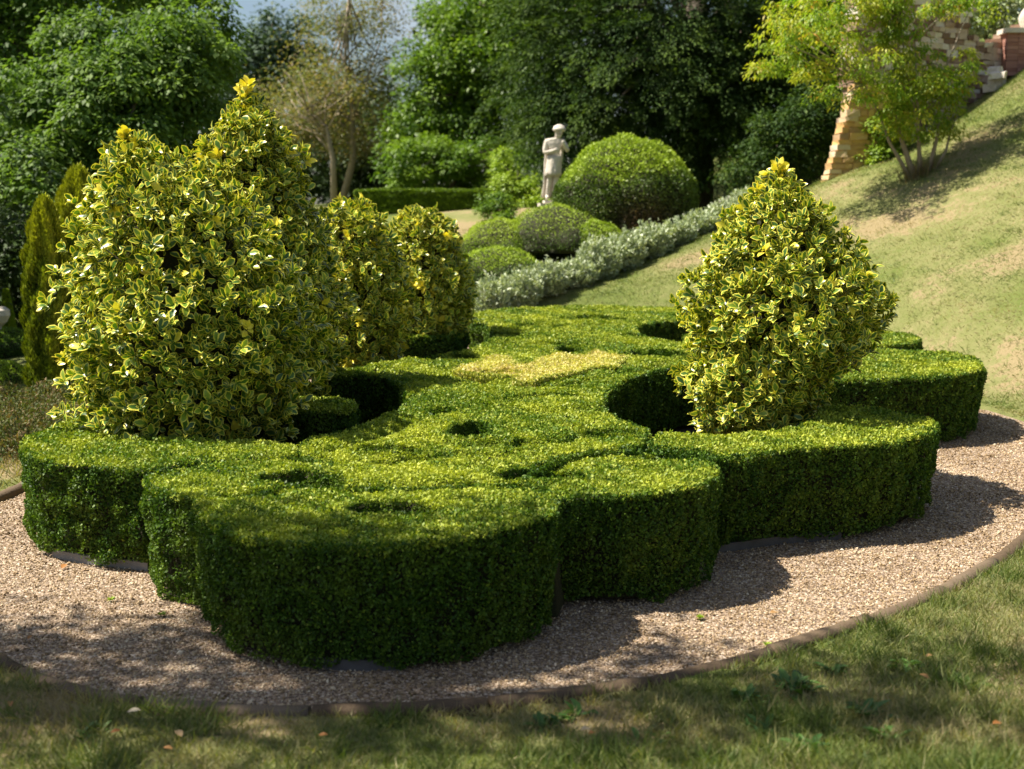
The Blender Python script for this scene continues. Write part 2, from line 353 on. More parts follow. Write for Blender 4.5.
def htop(x, y, h, seed=0):
    p = np.stack([x, y, np.zeros(len(x))], 1)
    z = h + .016 * vn(p, 1.3, 1 + seed) + .011 * vn(p, .35, 2) + .006 * vn(p, .12, 3)
    u, v = proj(x, y, z); wob = vn(p, .16, 4)
    gv = .06 + .03 * vn(p, .6, 5)
    for g_ in GROOVES: z = z - gv * np.exp(-((dline(x, y, g_) + .03 * wob) / (.05 + .004 * y)) ** 2)
    for (cx, cy, rx, ry, d) in SLOTS:
        s = ((u - cx) / rx) ** 2 + ((v - cy - .25 * ry * ((u - cx) / rx) ** 2) / ry) ** 2 + .32 * wob
        z = z - d * sm((1.3 - s) / .6) 
    return z
HEDGES = []
def hedge(label, pxs, h=HT, group='clipped box hedges of the knot garden', mat='box', dens=1.0, z0=.05, cat='hedge', smooth=1, taper=.035, poly=None, name='clipped_hedge', leaf=1.0):
    if poly is None: poly = np.array([G(a, b, h) for a, b in pxs])
    poly = chaikin(poly, smooth)
    if mat == 'gold':
        poly = chaikin(poly, 1); poly = poly + .07 * np.stack([vn(np.column_stack([poly, 0 * poly[:, 0]]), .3, 1), vn(np.column_stack([poly, 0 * poly[:, 0]]), .3, 3)], 1)
    ar = .5 * np.sum(poly[:, 0] * np.roll(poly[:, 1], -1) - np.roll(poly[:, 0], -1) * poly[:, 1])
    if ar < 0: poly = poly[::-1]; ar = -ar
    if mat == 'box' and name == 'clipped_hedge': HEDGES.append(poly)
    cen = poly.mean(0)
    root = empty(name, (float(cen[0]), float(cen[1]), 0), label, cat, group)
    # --- body: inner branches
    V = []; Fc = []
    g = .04
    x0, y0 = poly.min(0); x1, y1 = poly.max(0)
    gx = np.arange(x0, x1 + g, g); gy = np.arange(y0, y1 + g, g); GX, GY = np.meshgrid(gx, gy)
    cxs, cys = (GX[:-1, :-1] + g / 2).ravel(), (GY[:-1, :-1] + g / 2).ravel()
    ok = inpoly(cxs, cys, poly) & (dpoly(cxs, cys, poly) > .045)
    gz = htop(GX.ravel(), GY.ravel(), h) - .035
    idx = np.arange(GX.size).reshape(GX.shape)
    q = np.stack([idx[:-1, :-1], idx[:-1, 1:], idx[1:, 1:], idx[1:, :-1]], -1).reshape(-1, 4)[ok]
    nxt = np.roll(poly, -1, 0); prv = np.roll(poly, 1, 0)
    tn = nrmz(nxt - prv); on = np.stack([tn[:, 1], -tn[:, 0]], 1)
    m_ = len(poly); rings = []
    zt = htop(poly[:, 0], poly[:, 1], h)
    for (ins, fz) in ((.08 + taper, 0.0), (.08 + taper * .7, .3), (.075, .8), (.065, 1.0)):
        zz = .03 + (zt - .05 - .03) * fz
        rings.append(np.column_stack([poly - on * ins, zz]))
    V = np.concatenate([np.column_stack([GX.ravel(), GY.ravel(), gz])] + rings); b0 = GX.size
    wq = []
    for r_ in range(3):
        a = b0 + r_ * m_ + np.arange(m_); b = b0 + r_ * m_ + (np.arange(m_) + 1) % m_
        wq.append(np.stack([a, b, b + m_, a + m_], 1))
    q = np.concatenate([q] + wq)
    used = np.unique(q); rm = np.full(len(V), -1); rm[used] = np.arange(len(used))
    me = npmesh('inner_branches', V[used], rm[q], np.full(len(q), 4))
    link('inner_branches', me, M['core'], root)
    # --- leaves on the top
    def dn(Y): return 15000 * dens * np.clip(7.2 / Y, .2, 1.1) ** 1.15
    def ls(Y): return .021 * leaf * np.clip(Y / 7.2, .9, 4) ** .55
    N = int(15000 * dens * (x1 - x0) * (y1 - y0) * 1.6)
    x = rng.uniform(x0, x1, N); y = rng.uniform(y0, y1, N)
    k = inpoly(x, y, poly); x, y = x[k], y[k]
    e = .012; z = htop(x, y, h); zx = (htop(x + e, y, h) - z) / e; zy = (htop(x, y + e, h) - z) / e
    k = rng.random(len(x)) < np.minimum(1, dn(y) / (15000 * dens * 1.6) * np.sqrt(1 + zx ** 2 + zy ** 2))
    x, y, z, zx, zy = x[k], y[k], z[k], zx[k], zy[k]
    st_ = np.where(np.hypot(zx, zy) > .6)[0]; st_ = np.repeat(st_, 4)
    if len(st_):
        x2 = x[st_] + rng.normal(0, .009, len(st_)); y2 = y[st_] + rng.normal(0, .009, len(st_)); kk = inpoly(x2, y2, poly); x2, y2 = x2[kk], y2[kk]
        z2 = htop(x2, y2, h); x = np.concatenate([x, x2]); y = np.concatenate([y, y2]); z = np.concatenate([z, z2])
        zx = np.concatenate([zx, (htop(x2 + e, y2, h) - z2) / e]); zy = np.concatenate([zy, (htop(x2, y2 + e, h) - z2) / e])
    steep = sm((np.hypot(zx, zy) - .5) / 1.0)
    nm = nrmz(np.stack([-zx, -zy, np.ones(len(x))], 1))
    d = dpoly(x, y, poly)
    z = z - .010 * (1 - sm(d / .03)) + rng.normal(0, .008, len(x)) - .012 * rng.random(len(x))
    pt = np.stack([x, y, z], 1)
    # walls
    seg = nxt - poly; sl = np.hypot(seg[:, 0], seg[:, 1]); tot = sl.sum()
    ym = poly[:, 1]; w = sl * np.clip(dn(ym) / 15000, .05, 2); Nw = int((w.sum()) * 15000 * (h - z0) * 1.15)
    si = rng.choice(len(sl), Nw, p=w / w.sum()); tt = rng.random(Nw)
    pb = poly[si] + seg[si] * tt[:, None]; nn = nrmz(on[si] * (1 - tt[:, None]) + on[(si + 1) % m_] * tt[:, None])
    f = rng.random(Nw)
    lowp = vn(np.column_stack([pb, 0 * f]), .3, 4)
    zz = z0 + .03 * lowp + (h - z0 - .03 * lowp) * f
    bul = .012 * vn(np.column_stack([pb, zz]), .45, 1) + .02 * vn(np.column_stack([pb, zz]), .13, 2)
    inset = taper * (1 - sm(f / .8)) - bul + .02 * rng.random(Nw)
    inset += .006 * sm((f - .95) / .05)
    pw = np.column_stack([pb - nn * inset[:, None], zz])
    nw = nrmz(np.column_stack([nn, .15 + 0 * f]))
    pn = vn(pw, .17, 1) * .6 + vn(pw, .07, 3) * .4; kp = rng.random(Nw) > .8 * sm((pn - .35) / .4) * (.45 + .55 * (1 - f))
    pw, nw = pw[kp], nw[kp]
    pos = np.concatenate([pt, pw]); nm = np.concatenate([nm, nw]); istop = np.concatenate([1 - .85 * steep, np.zeros(len(pw))])
    Nn = len(pos)
    ax = nrmz(nm * .55 + rdir(Nn) * .9 + np.array([0, 0, .35]))
    ln_ = nrmz(nm * .8 + rdir(Nn) * .75)
    Yv = np.clip(pos[:, 1], 5, 40)
    L = ls(Yv) * rng.uniform(.7, 1.35, Nn)
    # bleached tips on tops, older green on sides; sun and shade painted in too
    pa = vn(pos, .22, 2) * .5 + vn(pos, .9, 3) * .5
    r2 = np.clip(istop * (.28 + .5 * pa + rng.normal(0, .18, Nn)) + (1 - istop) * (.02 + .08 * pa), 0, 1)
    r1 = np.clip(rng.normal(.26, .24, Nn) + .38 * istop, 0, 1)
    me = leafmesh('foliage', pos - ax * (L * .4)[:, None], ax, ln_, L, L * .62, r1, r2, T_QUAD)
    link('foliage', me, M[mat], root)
    return root, poly

_, pA = hedge('nearest rounded lobe of the clipped box hedge, front and centre above the gravel',
    [(192, 503), (195, 513), (203, 521), (222, 530), (255, 538), (300, 542), (350, 544), (410, 543), (465, 537), (512, 529), (545, 518), (557, 513), (558, 507), (556, 499), (540, 488), (500, 483), (440, 486), (380, 488), (300, 484), (240, 485), (210, 489), (197, 496)])
_, pB = hedge('dark rounded hedge lobe just right of the nearest lobe, with a slot behind it',
    [(533, 508), (566, 494), (632, 495), (690, 488), (716, 477), (722, 467), (712, 457), (690, 451), (640, 448), (590, 452), (560, 457), (537, 467), (524, 482), (548, 487)])
_, pC = hedge('lobe of sunlit clipped hedge between the nearest lobe and the far left lobe',
    [(141, 475), (143, 480), (152, 487), (175, 494), (205, 500), (235, 503), (250, 497), (280, 486), (300, 482), (328, 480), (332, 464), (300, 457), (230, 463), (165, 469)])
_, pD = hedge('C-shaped hedge lobe at the far left wrapped round the tall variegated hollies',
    [(18, 446), (28, 457), (70, 464), (110, 467), (142, 470), (165, 466), (230, 460), (297, 457), (297, 443), (230, 441), (160, 438), (125, 430), (150, 415), (200, 407), (300, 411), (355, 412), (359, 404), (350, 399), (300, 397), (200, 391), (110, 402), (60, 424), (25, 436)])
_, pE = hedge('long dark curved hedge lobe in front of the right-hand variegated holly',
    [(645, 445), (700, 449), (716, 457), (791, 449), (866, 445), (904, 439), (930, 432), (940, 424), (930, 417), (904, 412), (851, 407), (821, 408), (812, 420), (785, 431), (740, 436), (692, 435), (658, 431)])
_, pF = hedge('tall rounded hedge end at the far right beside the foot of the grass bank',
    [(790, 370), (817, 381), (881, 378), (934, 376), (972, 373), (985, 366), (978, 358), (953, 353), (904, 349), (860, 349), (800, 352)])
_, pG = hedge('broad central mass of clipped hedge with scalloped bays and sunlit flat top',
    [(333, 463), (326, 483), (380, 489), (440, 487), (500, 484), (524, 485), (533, 465), (556, 455), (590, 450), (640, 446), (654, 430),
     (630, 422), (607, 411), (602, 400), (611, 388), (635, 376), (665, 368), (700, 364), (750, 362), (790, 364), (800, 349), (760, 345), (720, 345), (680, 343), (650, 338), (634, 330), (645, 323), (690, 319), (740, 317), (740, 312),
     (690, 309), (600, 305), (520, 307), (480, 312), (466, 319), (485, 321), (493, 330), (488, 341), (466, 350), (410, 359), (350, 368), (318, 371), (318, 376), (350, 374), (385, 376), (402, 385), (407, 396), (400, 409), (375, 421), (340, 432), (300, 439), (299, 456)])
hedge('short hedge arm with a square end beneath the two rear left hollies',
    [(330, 327), (395, 325), (430, 324), (464, 326), (468, 331), (460, 335), (395, 338), (330, 340)])
hedge('low strip of hedge behind the far right lobe, against the bank',
    [(845, 332), (881, 331), (905, 332), (922, 337), (915, 343), (881, 345), (845, 345)])
hedge('small stub of hedge in the rear right bay behind the holly',
    [(683, 334), (700, 331), (760, 331), (760, 338), (700, 341), (686, 340)])
# golden plant crown set into the top
hedge('irregular patch of pale golden clipped box set into the middle of the hedge top',
    [(448, 369), (470, 362), (490, 355), (512, 357), (522, 363), (534, 360), (545, 353), (565, 352), (572, 356), (590, 351), (618, 354), (624, 360), (604, 366), (575, 369), (545, 378), (515, 381), (505, 374), (480, 372)],
    h=HT + .035, mat='gold', z0=HT - .1, group=None, cat='shrub', taper=.02, name='golden_shrub', dens=1.3)

# soil under the hedges
bm = bmesh.new()
bed = catmull([(-2.9, 8.5), (-2.2, 7.5), (-.9, 6.3), (.1, 6.4), (1.2, 7.1), (2.4, 8.1), (3.0, 9), (3.8, 11.4), (3.6, 14), (2.9, 18), (0, 18.6), (-2.6, 18), (-3.4, 14), (-3.2, 10.5)], 4)
vs = [bm.verts.new((.15 + (a - .15) * .8, 12.2 + (b - 12.2) * .8, 0.006)) for a, b in bed]; bm.faces.new(vs); bmesh.ops.triangulate(bm, faces=bm.faces)
me = bpy.data.meshes.new('bed_soil'); bm.to_mesh(me); bm.free()
tag(link('bed_soil', me, M['soil']), kind='structure', label='dark soil of the hedge beds')

# edging boards at the foot of the hedges
def board(poly, pa, pb, label, off=.075):
    # the stretch of the outline between the points nearest to the two picture points
    a = np.argmin(np.hypot(*(poly - np.array(G(*pa, HT))).T)); b = np.argmin(np.hypot(*(poly - np.array(G(*pb, HT))).T))
    m_ = len(poly); ids = [a]
    st = 1 if ((b - a) % m_) < ((a - b) % m_) else -1
    while ids[-1] != b: ids.append((ids[-1] + st) % m_)
    nxt = np.roll(poly, -1, 0); prv = np.roll(poly, 1, 0); tn = nrmz(nxt - prv); on = np.stack([tn[:, 1], -tn[:, 0]], 1)
    o = poly[ids] - on[ids] * off; i_ = poly[ids] - on[ids] * (off + .022)
    V = []; Fc = []
    for p_, q_ in zip(o, i_): V += [(*p_, -.02), (*p_, .055), (*q_, .055), (*q_, -.02)]
    for k in range(len(ids) - 1):
        for j in range(4): Fc.append([4 * k + j, 4 * k + (j + 1) % 4, 4 * k + 4 + (j + 1) % 4, 4 * k + 4 + j])
    Fc += [[0, 1, 2, 3], [4 * len(ids) - 4 + j for j in (3, 2, 1, 0)]]
    mb = MB(); mb.add(V, Fc); o = mb.build('edging_board', M['board_pale' if 'pale' in label else 'board'], smooth=False)
    tag(o, label, 'edging', 'edging boards at the foot of the hedges')
board(pA, (292, 547), (400, 549), 'dark edging board under the nearest hedge lobe')
board(pD, (40, 460), (142, 470), 'pale grey edging board under the far left hedge lobe')
board(pE, (716, 457), (850, 447), 'long dark edging board under the curved right hedge lobe')

# ------------------------------------------------------------------ kerb stones
k_front = catmull([G(a, b) for a, b in kpx], 12)[:len(kpx) * 12 - 12]
def path_len(p): return np.concatenate([[0], np.cumsum(np.hypot(*np.diff(p, axis=0).T))])
NO = len(oval); kfull = catmull(oval, 10)
kfull = np.roll(kfull, 60, 0)   # start on the left side
s_ = path_len(kfull); stone = .78; s0 = 0.0; ki = 0
while s0 + stone < s_[-1]:
    ss = np.linspace(s0 + .01, s0 + stone - .01, 7)
    xs_, ys_ = np.interp(ss, s_, kfull[:, 0]), np.interp(ss, s_, kfull[:, 1])
    s0 += stone
    mid = (xs_[3], ys_[3])
    if mid[1] > 11.5 : continue
    V = []; Fc = []; prof = [(-.05, -.06), (-.052, .022), (-.035, .046), (0, .056), (.035, .046), (.052, .022), (.05, -.06)]
    tl = random.uniform(-.01, .008); sh_ = random.uniform(-.014, .014)
    for i in range(7):
        a = max(i - 1, 0); b = min(i + 1, 6); tx, ty = xs_[b] - xs_[a], ys_[b] - ys_[a]; l = math.hypot(tx, ty); nx_, ny_ = ty / l, -tx / l
        for (o_, z_) in prof:
            jj = sh_ + random.uniform(-.006, .006)
            V.append((xs_[i] + nx_ * (o_ + jj), ys_[i] + ny_ * (o_ + jj), z_ + tl + random.uniform(-.003, .003)))
    for i in range(6):
        for j in range(6): Fc.append([7 * i + j, 7 * i + j + 1, 7 * i + 8 + j, 7 * i + 7 + j])
    Fc += [list(range(7))[::-1], [42 + j for j in range(7)]]
    mb = MB(); mb.add(V, Fc, random.uniform(.25, .7))
    tag(mb.build('kerb_stone', M['kerb']), 'weathered brown kerb stone edging the gravel path against the lawn', 'kerb', 'kerb stones round the gravel path'); ki += 1

# ------------------------------------------------------------------ gravel pebbles
def hidden_by_hedge(x, y):
    r = np.zeros(len(x), bool)
    for p in HEDGES:
        b0, b1 = p.min(0), p.max(0); k = (x > b0[0]) & (x < b1[0]) & (y > b0[1]) & (y < b1[1])
        kk = np.where(k)[0]
        if len(kk): s = inpoly(x[kk], y[kk], p) & (dpoly(x[kk], y[kk], p) > .14); r[kk[s]] = True
    return r
N = 330000
x = rng.uniform(-4.2, 5.4, N); y = rng.uniform(5.3, 14.5, N)
k = inpoly(x, y, OV) & (rng.random(N) < np.clip((7 / y) ** 1.1, 0, 1)); x, y = x[k], y[k]
k = ~hidden_by_hedge(x, y); x, y = x[k], y[k]
k = (dpoly(x, y, OV) > .055) & ((np.abs(x) > 2.0) | (y < 9.6)); x, y = x[k], y[k]
N = len(x)
oct_ = np.array([[1, 0, 0], [-1, 0, 0], [0, 1, 0], [0, -1, 0], [0, 0, 1], [0, 0, -1], ], float)
of = np.array([[0, 2, 4], [2, 1, 4], [1, 3, 4], [3, 0, 4], [2, 0, 5], [1, 2, 5], [3, 1, 5], [0, 3, 5]])
sz = rng.lognormal(-5.05, .32, N) * np.clip(y / 7, 1, 1.8) ** .5
a1 = nrmz(rng.normal(size=(N, 3)) * [1, 1, .35]); a2 = nrmz(np.cross(a1, rdir(N))); a3 = np.cross(a1, a2)
V = np.einsum('k,ni->nki', oct_[:, 0], a1) + np.einsum('k,ni->nki', oct_[:, 1] * .75, a2) + np.einsum('k,ni->nki', oct_[:, 2] * .62, a3)
V *= rng.uniform(.75, 1.2, (N, 6, 1))
V = V * sz[:, None, None] + np.stack([x, y, sz * rng.uniform(-.1, .7, N)], 1)[:, None, :]
me = npmesh('gravel', V.reshape(-1, 3), (np.arange(N)[:, None, None] * 6 + of[None]).reshape(-1, 3), np.full(N * 8, 3)); me.polygons.foreach_set('use_smooth', np.zeros(N * 8, bool))
c = np.zeros((N, 6, 4)); c[:, :, 0] = np.clip(rng.normal(.52, .22, N) + .1 * vn(np.stack([x, y, 0 * x], 1), .5) - .09 * sm(vn(np.stack([x, y, 0 * x], 1), 1.1, 2)), 0, 1)[:, None]; setattr_col(me, 'lc', c.reshape(-1, 4))
tag(link('gravel', me, M['pebble']), kind='stuff', label='loose pink and buff pebbles of the path', cat='gravel')

# ------------------------------------------------------------------ grass
def grass(name, label, pts_xy, hgt, wid, lean, dscale=1.0):
    x, y = pts_xy; z = terr(x, y) - .004; N = len(x)
    ax = nrmz(np.stack([rng.normal(0, lean, N), rng.normal(0, lean, N), np.ones(N)], 1))
    nn = rdir(N) * [1, 1, .2]
    p = np.stack([x, y, z], 1)
    pa = vn(p, .35, 2) * .35 + vn(p, 1.6, 1) * .45
    tf_ = sm((vn(p, .3, 3) - .3) / .5); L = hgt * rng.uniform(.5, 1.5, N) * (1 + .45 * np.clip(pa, -1, 1) + .8 * tf_)
    dr = np.clip(dryness(x, y) * 2.2 + .5 * np.clip(vn(p, .45, 4) * .6 + vn(p, 1.1, 3) * .6, -.2, 1) + rng.normal(0, .2, N) - .35 * tf_, 0, 1)
    me = leafmesh(name, p, ax, nrmz(nn), L, wid * rng.uniform(.6, 1.4, N), np.clip(rng.normal(.42, .25, N) - .15 * pa, 0, 1), dr, T_BLADE)
    tag(link(name, me, M['grass']), kind='stuff', label=label, cat='grass')
N = 330000; x = rng.uniform(-3.8, 5.6, N); y = rng.uniform(4.0, 9.2, N)
k = ~inpoly(x, y, OV) & (y < 6.6 + 0 * x) | (~inpoly(x, y, OV) & (x > 0)); k &= (dpoly(x, y, OV) > .04); k &= np.abs(x) < y * .44 + .4
k &= rng.random(N) > .35 * sm(dryness(x, y) * 4)
grass('foreground_grass', 'short dim grass of the near lawn outside the kerb', (x[k], y[k]), .05, .0042, .75)
N = 30000; x = rng.uniform(-7.5, -3.7, N); y = rng.uniform(8.5, 17, N); k = ~inpoly(x, y, OV) & (dpoly(x, y, OV) > .05)
grass('side_grass', 'rough shaded grass beyond the path at the left', (x[k], y[k]), .07, .008, .8)
N = 620000; x = rng.uniform(-1.5, 13, N); y = rng.uniform(9.5, 28, N)
k = ~inpoly(x, y, OV) & (dpoly(x, y, OV) > .05) & (x < y * .43 + .6) & (x > (y - 19) * -.4) & ((x > 3.0) | (y > 19.5)); k &= rng.random(N) > .55 * sm(dryness(x, y) * 3.4)
grass('bank_grass', 'sunlit patchy grass of the bank rising on the right', (x[k], y[k]), .04, .0065, 1.7)

# ------------------------------------------------------------------ variegated hollies
def holly(label, cx, cy, zbase, prof, n_cl, n_in, leaf=.062, sprig=None, yellow=.03):
    """prof: (z, radius, dx) rows from bottom to top"""
    pr = np.array(prof); root = empty('variegated_holly', (cx, cy, zbase), label, 'holly', 'variegated hollies in the hedge bays')
    mb = MB()
    ztop = pr[-1, 0]
    pts = [(cx, cy, zbase), (cx + pr[1, 2] * .5 + .02, cy, zbase + .5), (cx + pr[len(pr) // 2, 2], cy + .02, (zbase + ztop) / 2), (cx + pr[-1, 2], cy, ztop - .08)]
    mb.tube(pts, [.06, .05, .03, .008], 8)
    z = rng.uniform(pr[0, 0], ztop, n_cl * 3)
    rr = np.interp(z, pr[:, 0], pr[:, 1]); k = rng.random(len(z)) < (rr + .08) / (pr[:, 1].max() + .08); z = z[k][:n_cl]; n = len(z)
    th = rng.uniform(0, 2 * math.pi, n)
    r = np.interp(z, pr[:, 0], pr[:, 1]) * .95; dx = np.interp(z, pr[:, 0], pr[:, 2])
    p0 = np.stack([np.cos(th), np.sin(th), z], 1)
    r = r * (1 + .10 * vn(p0, .55, 1) + .14 * vn(p0, .22, 3)) * (1 - .42 * rng.random(n) ** 1.8)
    c = np.stack([cx + dx + r * np.cos(th), cy + r * np.sin(th), z], 1)
    out = nrmz(np.stack([np.cos(th), np.sin(th), .55 + .5 * rng.random(n)], 1) + .35 * rng.normal(size=(n, 3)))
    if sprig is not None:
        m = len(sprig); c = np.concatenate([c, sprig]); out = np.concatenate([out, nrmz(rng.normal(size=(m, 3)) * .4 + [0, 0, 1])]); n += m
    # twigs
    for i in range(0, n, 14):
        q_ = c[i]; b_ = np.array([cx + (q_[0] - cx) * .12, cy + (q_[1] - cy) * .12, max(zbase + .15, q_[2] - .45)])
        mb.tube([b_, b_ * .45 + q_ * .55 + [0, 0, -.02], q_], [.009, .006, .003], 4)
    mb.build('trunk', M['bark'], root)
    mb = MB(); zz_ = np.linspace(pr[0, 0] + .05, ztop - .2, 12)
    V = []; Fc = []
    for i_, z_ in enumerate(zz_):
        r_ = np.interp(z_, pr[:, 0], pr[:, 1]) * .42 * (.3 if i_ in (0, 11) else 1); d_ = np.interp(z_, pr[:, 0], pr[:, 2])
        for k_ in range(20):
            a_ = k_ * math.pi / 10; w_ = 1 + .14 * math.sin(3 * a_ + i_) + random.uniform(-.06, .06); V.append((cx + d_ + r_ * w_ * math.cos(a_), cy + r_ * w_ * math.sin(a_), z_))
    for i_ in range(11):
        for k_ in range(20): Fc.append([i_ * 20 + k_, i_ * 20 + (k_ + 1) % 20, i_ * 20 + 20 + (k_ + 1) % 20, i_ * 20 + 20 + k_])
    Fc += [list(range(20))[::-1], list(range(220, 240))]
    mb.add(V, Fc); mb.build('inner_branches', M['core'], root)  # dark solid core added so gaps between the leaves read as shade
    per = 9; N = n * per
    C_ = np.repeat(c, per, 0); O = np.repeat(out, per, 0)
    yy = np.repeat(rng.random(n) < yellow, per)
    yy[-9 * (0 if sprig is None else int(len(sprig) * .8)):] |= sprig is not None
    gr = nrmz(np.cross(O, rdir(N)))            # round the twig
    st = np.tile(np.arange(per) / per, n)[:, None]
    ax = nrmz(O * (.15 + .85 * st) + gr * (.95 - .35 * st))
    nn = nrmz(O * .9 - gr * .35 + rdir(N) * .28)
    pos = C_ - O * (.055 * (1 - st)) + gr * .006
    L = leaf * rng.uniform(.6, 1.25, N)
    r2 = np.where(yy & (rng.random(N) < .8), .97, rng.uniform(0, .85, N)); r2 = np.where(rng.random(N) < .02, .97, r2)
    # looser leaves inside
    zi = rng.uniform(pr[0, 0], ztop - .1, n_in); ti = rng.uniform(0, 6.283, n_in); ri = np.interp(zi, pr[:, 0], pr[:, 1]) * np.sqrt(rng.random(n_in)) * .88
    pi_ = np.stack([cx + np.interp(zi, pr[:, 0], pr[:, 2]) + ri * np.cos(ti), cy + ri * np.sin(ti), zi], 1)
    pos = np.concatenate([pos, pi_]); ax = np.concatenate([ax, rdir(n_in)]); nn = np.concatenate([nn, rdir(n_in)])
    L = np.concatenate([L, leaf * rng.uniform(.8, 1.2, n_in)]); r2 = np.concatenate([r2, rng.uniform(0, .5, n_in)])
    me = leafmesh('foliage', pos, ax, nn, L, L * .64, rng.random(len(pos)), r2, T_HOLLY)
    link('foliage', me, M['holly'], root, smooth=True)
def prof_px(rows, Y, cxpx):
    # rows: (py, left px, right px) read off the photograph at the plant's distance Y
    out = []
    cx = P(cxpx, 300, Y)[0]
    for py, l, r in rows:
        z = P(512, py, Y)[2]; xl, xr = P(l, py, Y)[0], P(r, py, Y)[0]
        out.append((z, (xr - xl) / 2, (xl + xr) / 2 - cx))
    return cx, sorted(out)
def sprigs(px0, py0, px1, py1, Y, n, w):
    a, b = np.array(P(px0, py0, Y)), np.array(P(px1, py1, Y)); t = rng.random((n, 1))
    return a + (b - a) * t + rng.normal(0, 1, (n, 3)) * w * (1 - .75 * t)
Y = 9.3; cx, pr = prof_px([(470, 120, 270), (440, 95, 290), (400, 72, 310), (350, 62, 322), (300, 60, 325), (250, 66, 300), (205, 80, 258), (170, 95, 208), (152, 106, 172), (136, 118, 142)], Y, 192)
holly('widest variegated holly at the left, leaves edged cream, in front of a taller one', cx, Y, 0, pr, 1550, 5200, leaf=.075, sprig=sprigs(124, 150, 127, 124, Y, 5, .03), yellow=.03)
Y = 11.3; cx, pr = prof_px([(430, 200, 330), (400, 185, 330), (350, 160, 345), (290, 155, 345), (240, 165, 335), (200, 180, 318), (170, 200, 300), (150, 195, 300), (130, 212, 285), (115, 228, 268), (100, 237, 257)], Y, 250)
holly('tallest variegated holly with a bright yellow sprig at its tip', cx, Y, 0, pr, 1500, 5200, leaf=.08, sprig=np.concatenate([sprigs(245, 140, 246, 84, Y, 26, .07), sprigs(205, 165, 203, 155, Y, 6, .04), sprigs(283, 178, 281, 172, Y, 4, .02)]), yellow=.045)
Y = 13.4; cx, pr = prof_px([(395, 325, 392), (360, 315, 405), (320, 308, 413), (280, 308, 412), (245, 312, 404), (220, 318, 390), (200, 332, 368)], Y, 358)
holly('small variegated holly third from the left, half behind the tallest one', cx, Y, 0, pr, 700, 2600, leaf=.08, yellow=.07)
Y = 15.6; cx, pr = prof_px([(350, 388, 460), (325, 378, 472), (295, 374, 476), (262, 378, 471), (235, 385, 460), (218, 396, 446), (208, 408, 432)], Y, 428)
holly('rearmost variegated holly on the left, rounded, above the square hedge end', cx, Y, 0, pr, 700, 2600, leaf=.084, yellow=.07)
Y = 9.9; cx, pr = prof_px([(450, 715, 800), (430, 695, 822), (405, 682, 826), (380, 676, 836), (355, 690, 862), (330, 690, 884), (305, 686, 888), (280, 692, 880), (255, 700, 864), (230, 716, 842), (208, 734, 822), (188, 754, 802), (170, 771, 788)], Y, 770)
holly('single conical variegated holly on the right side of the hedges', cx, Y, 0, pr, 1500, 4600, leaf=.07, sprig=sprigs(780, 185, 779, 160, Y, 7, .03), yellow=.05)
# box foot sprouting at its base
# ------------------------------------------------------------------ loose crowns
def crown_leaves(cl, cr, nleaf, leaf, flat=.55, droop=.2, narrow=.55, r2v=None, out=None, upn=.9, cen=None):
    n = len(cl); N = n * nleaf
    C_ = np.repeat(cl, nleaf, 0); rr = np.repeat(np.broadcast_to(cr, (n,)), nleaf)
    d = rdir(N); rad = rng.random(N) ** .45
    off = d * (rad * rr)[:, None]; off[:, 2] *= flat
    pos = C_ + off
    pos[:, 2] -= droop * (off[:, 0] ** 2 + off[:, 1] ** 2) / np.maximum(rr, .01)
    ax = nrmz(d * [1, 1, .3] + rdir(N) * .6 + [0, 0, -droop * 1.2])
    nn = nrmz(np.array([0, 0, upn]) + d * .5 + rdir(N) * .45)
    L = leaf * rng.uniform(.6, 1.3, N)
    cv = np.repeat(rng.normal(0, .16, n), nleaf)
    r1 = np.clip(rng.normal(.45, .22, N) + cv, 0, 1)
    r2 = np.repeat(rng.random(n) ** 2, nleaf) * .8 if r2v is None else np.clip(np.repeat(r2v, nleaf) + rng.normal(0, .1, N), 0, 1)
    return pos, ax, nn, L, L * narrow, r1, r2
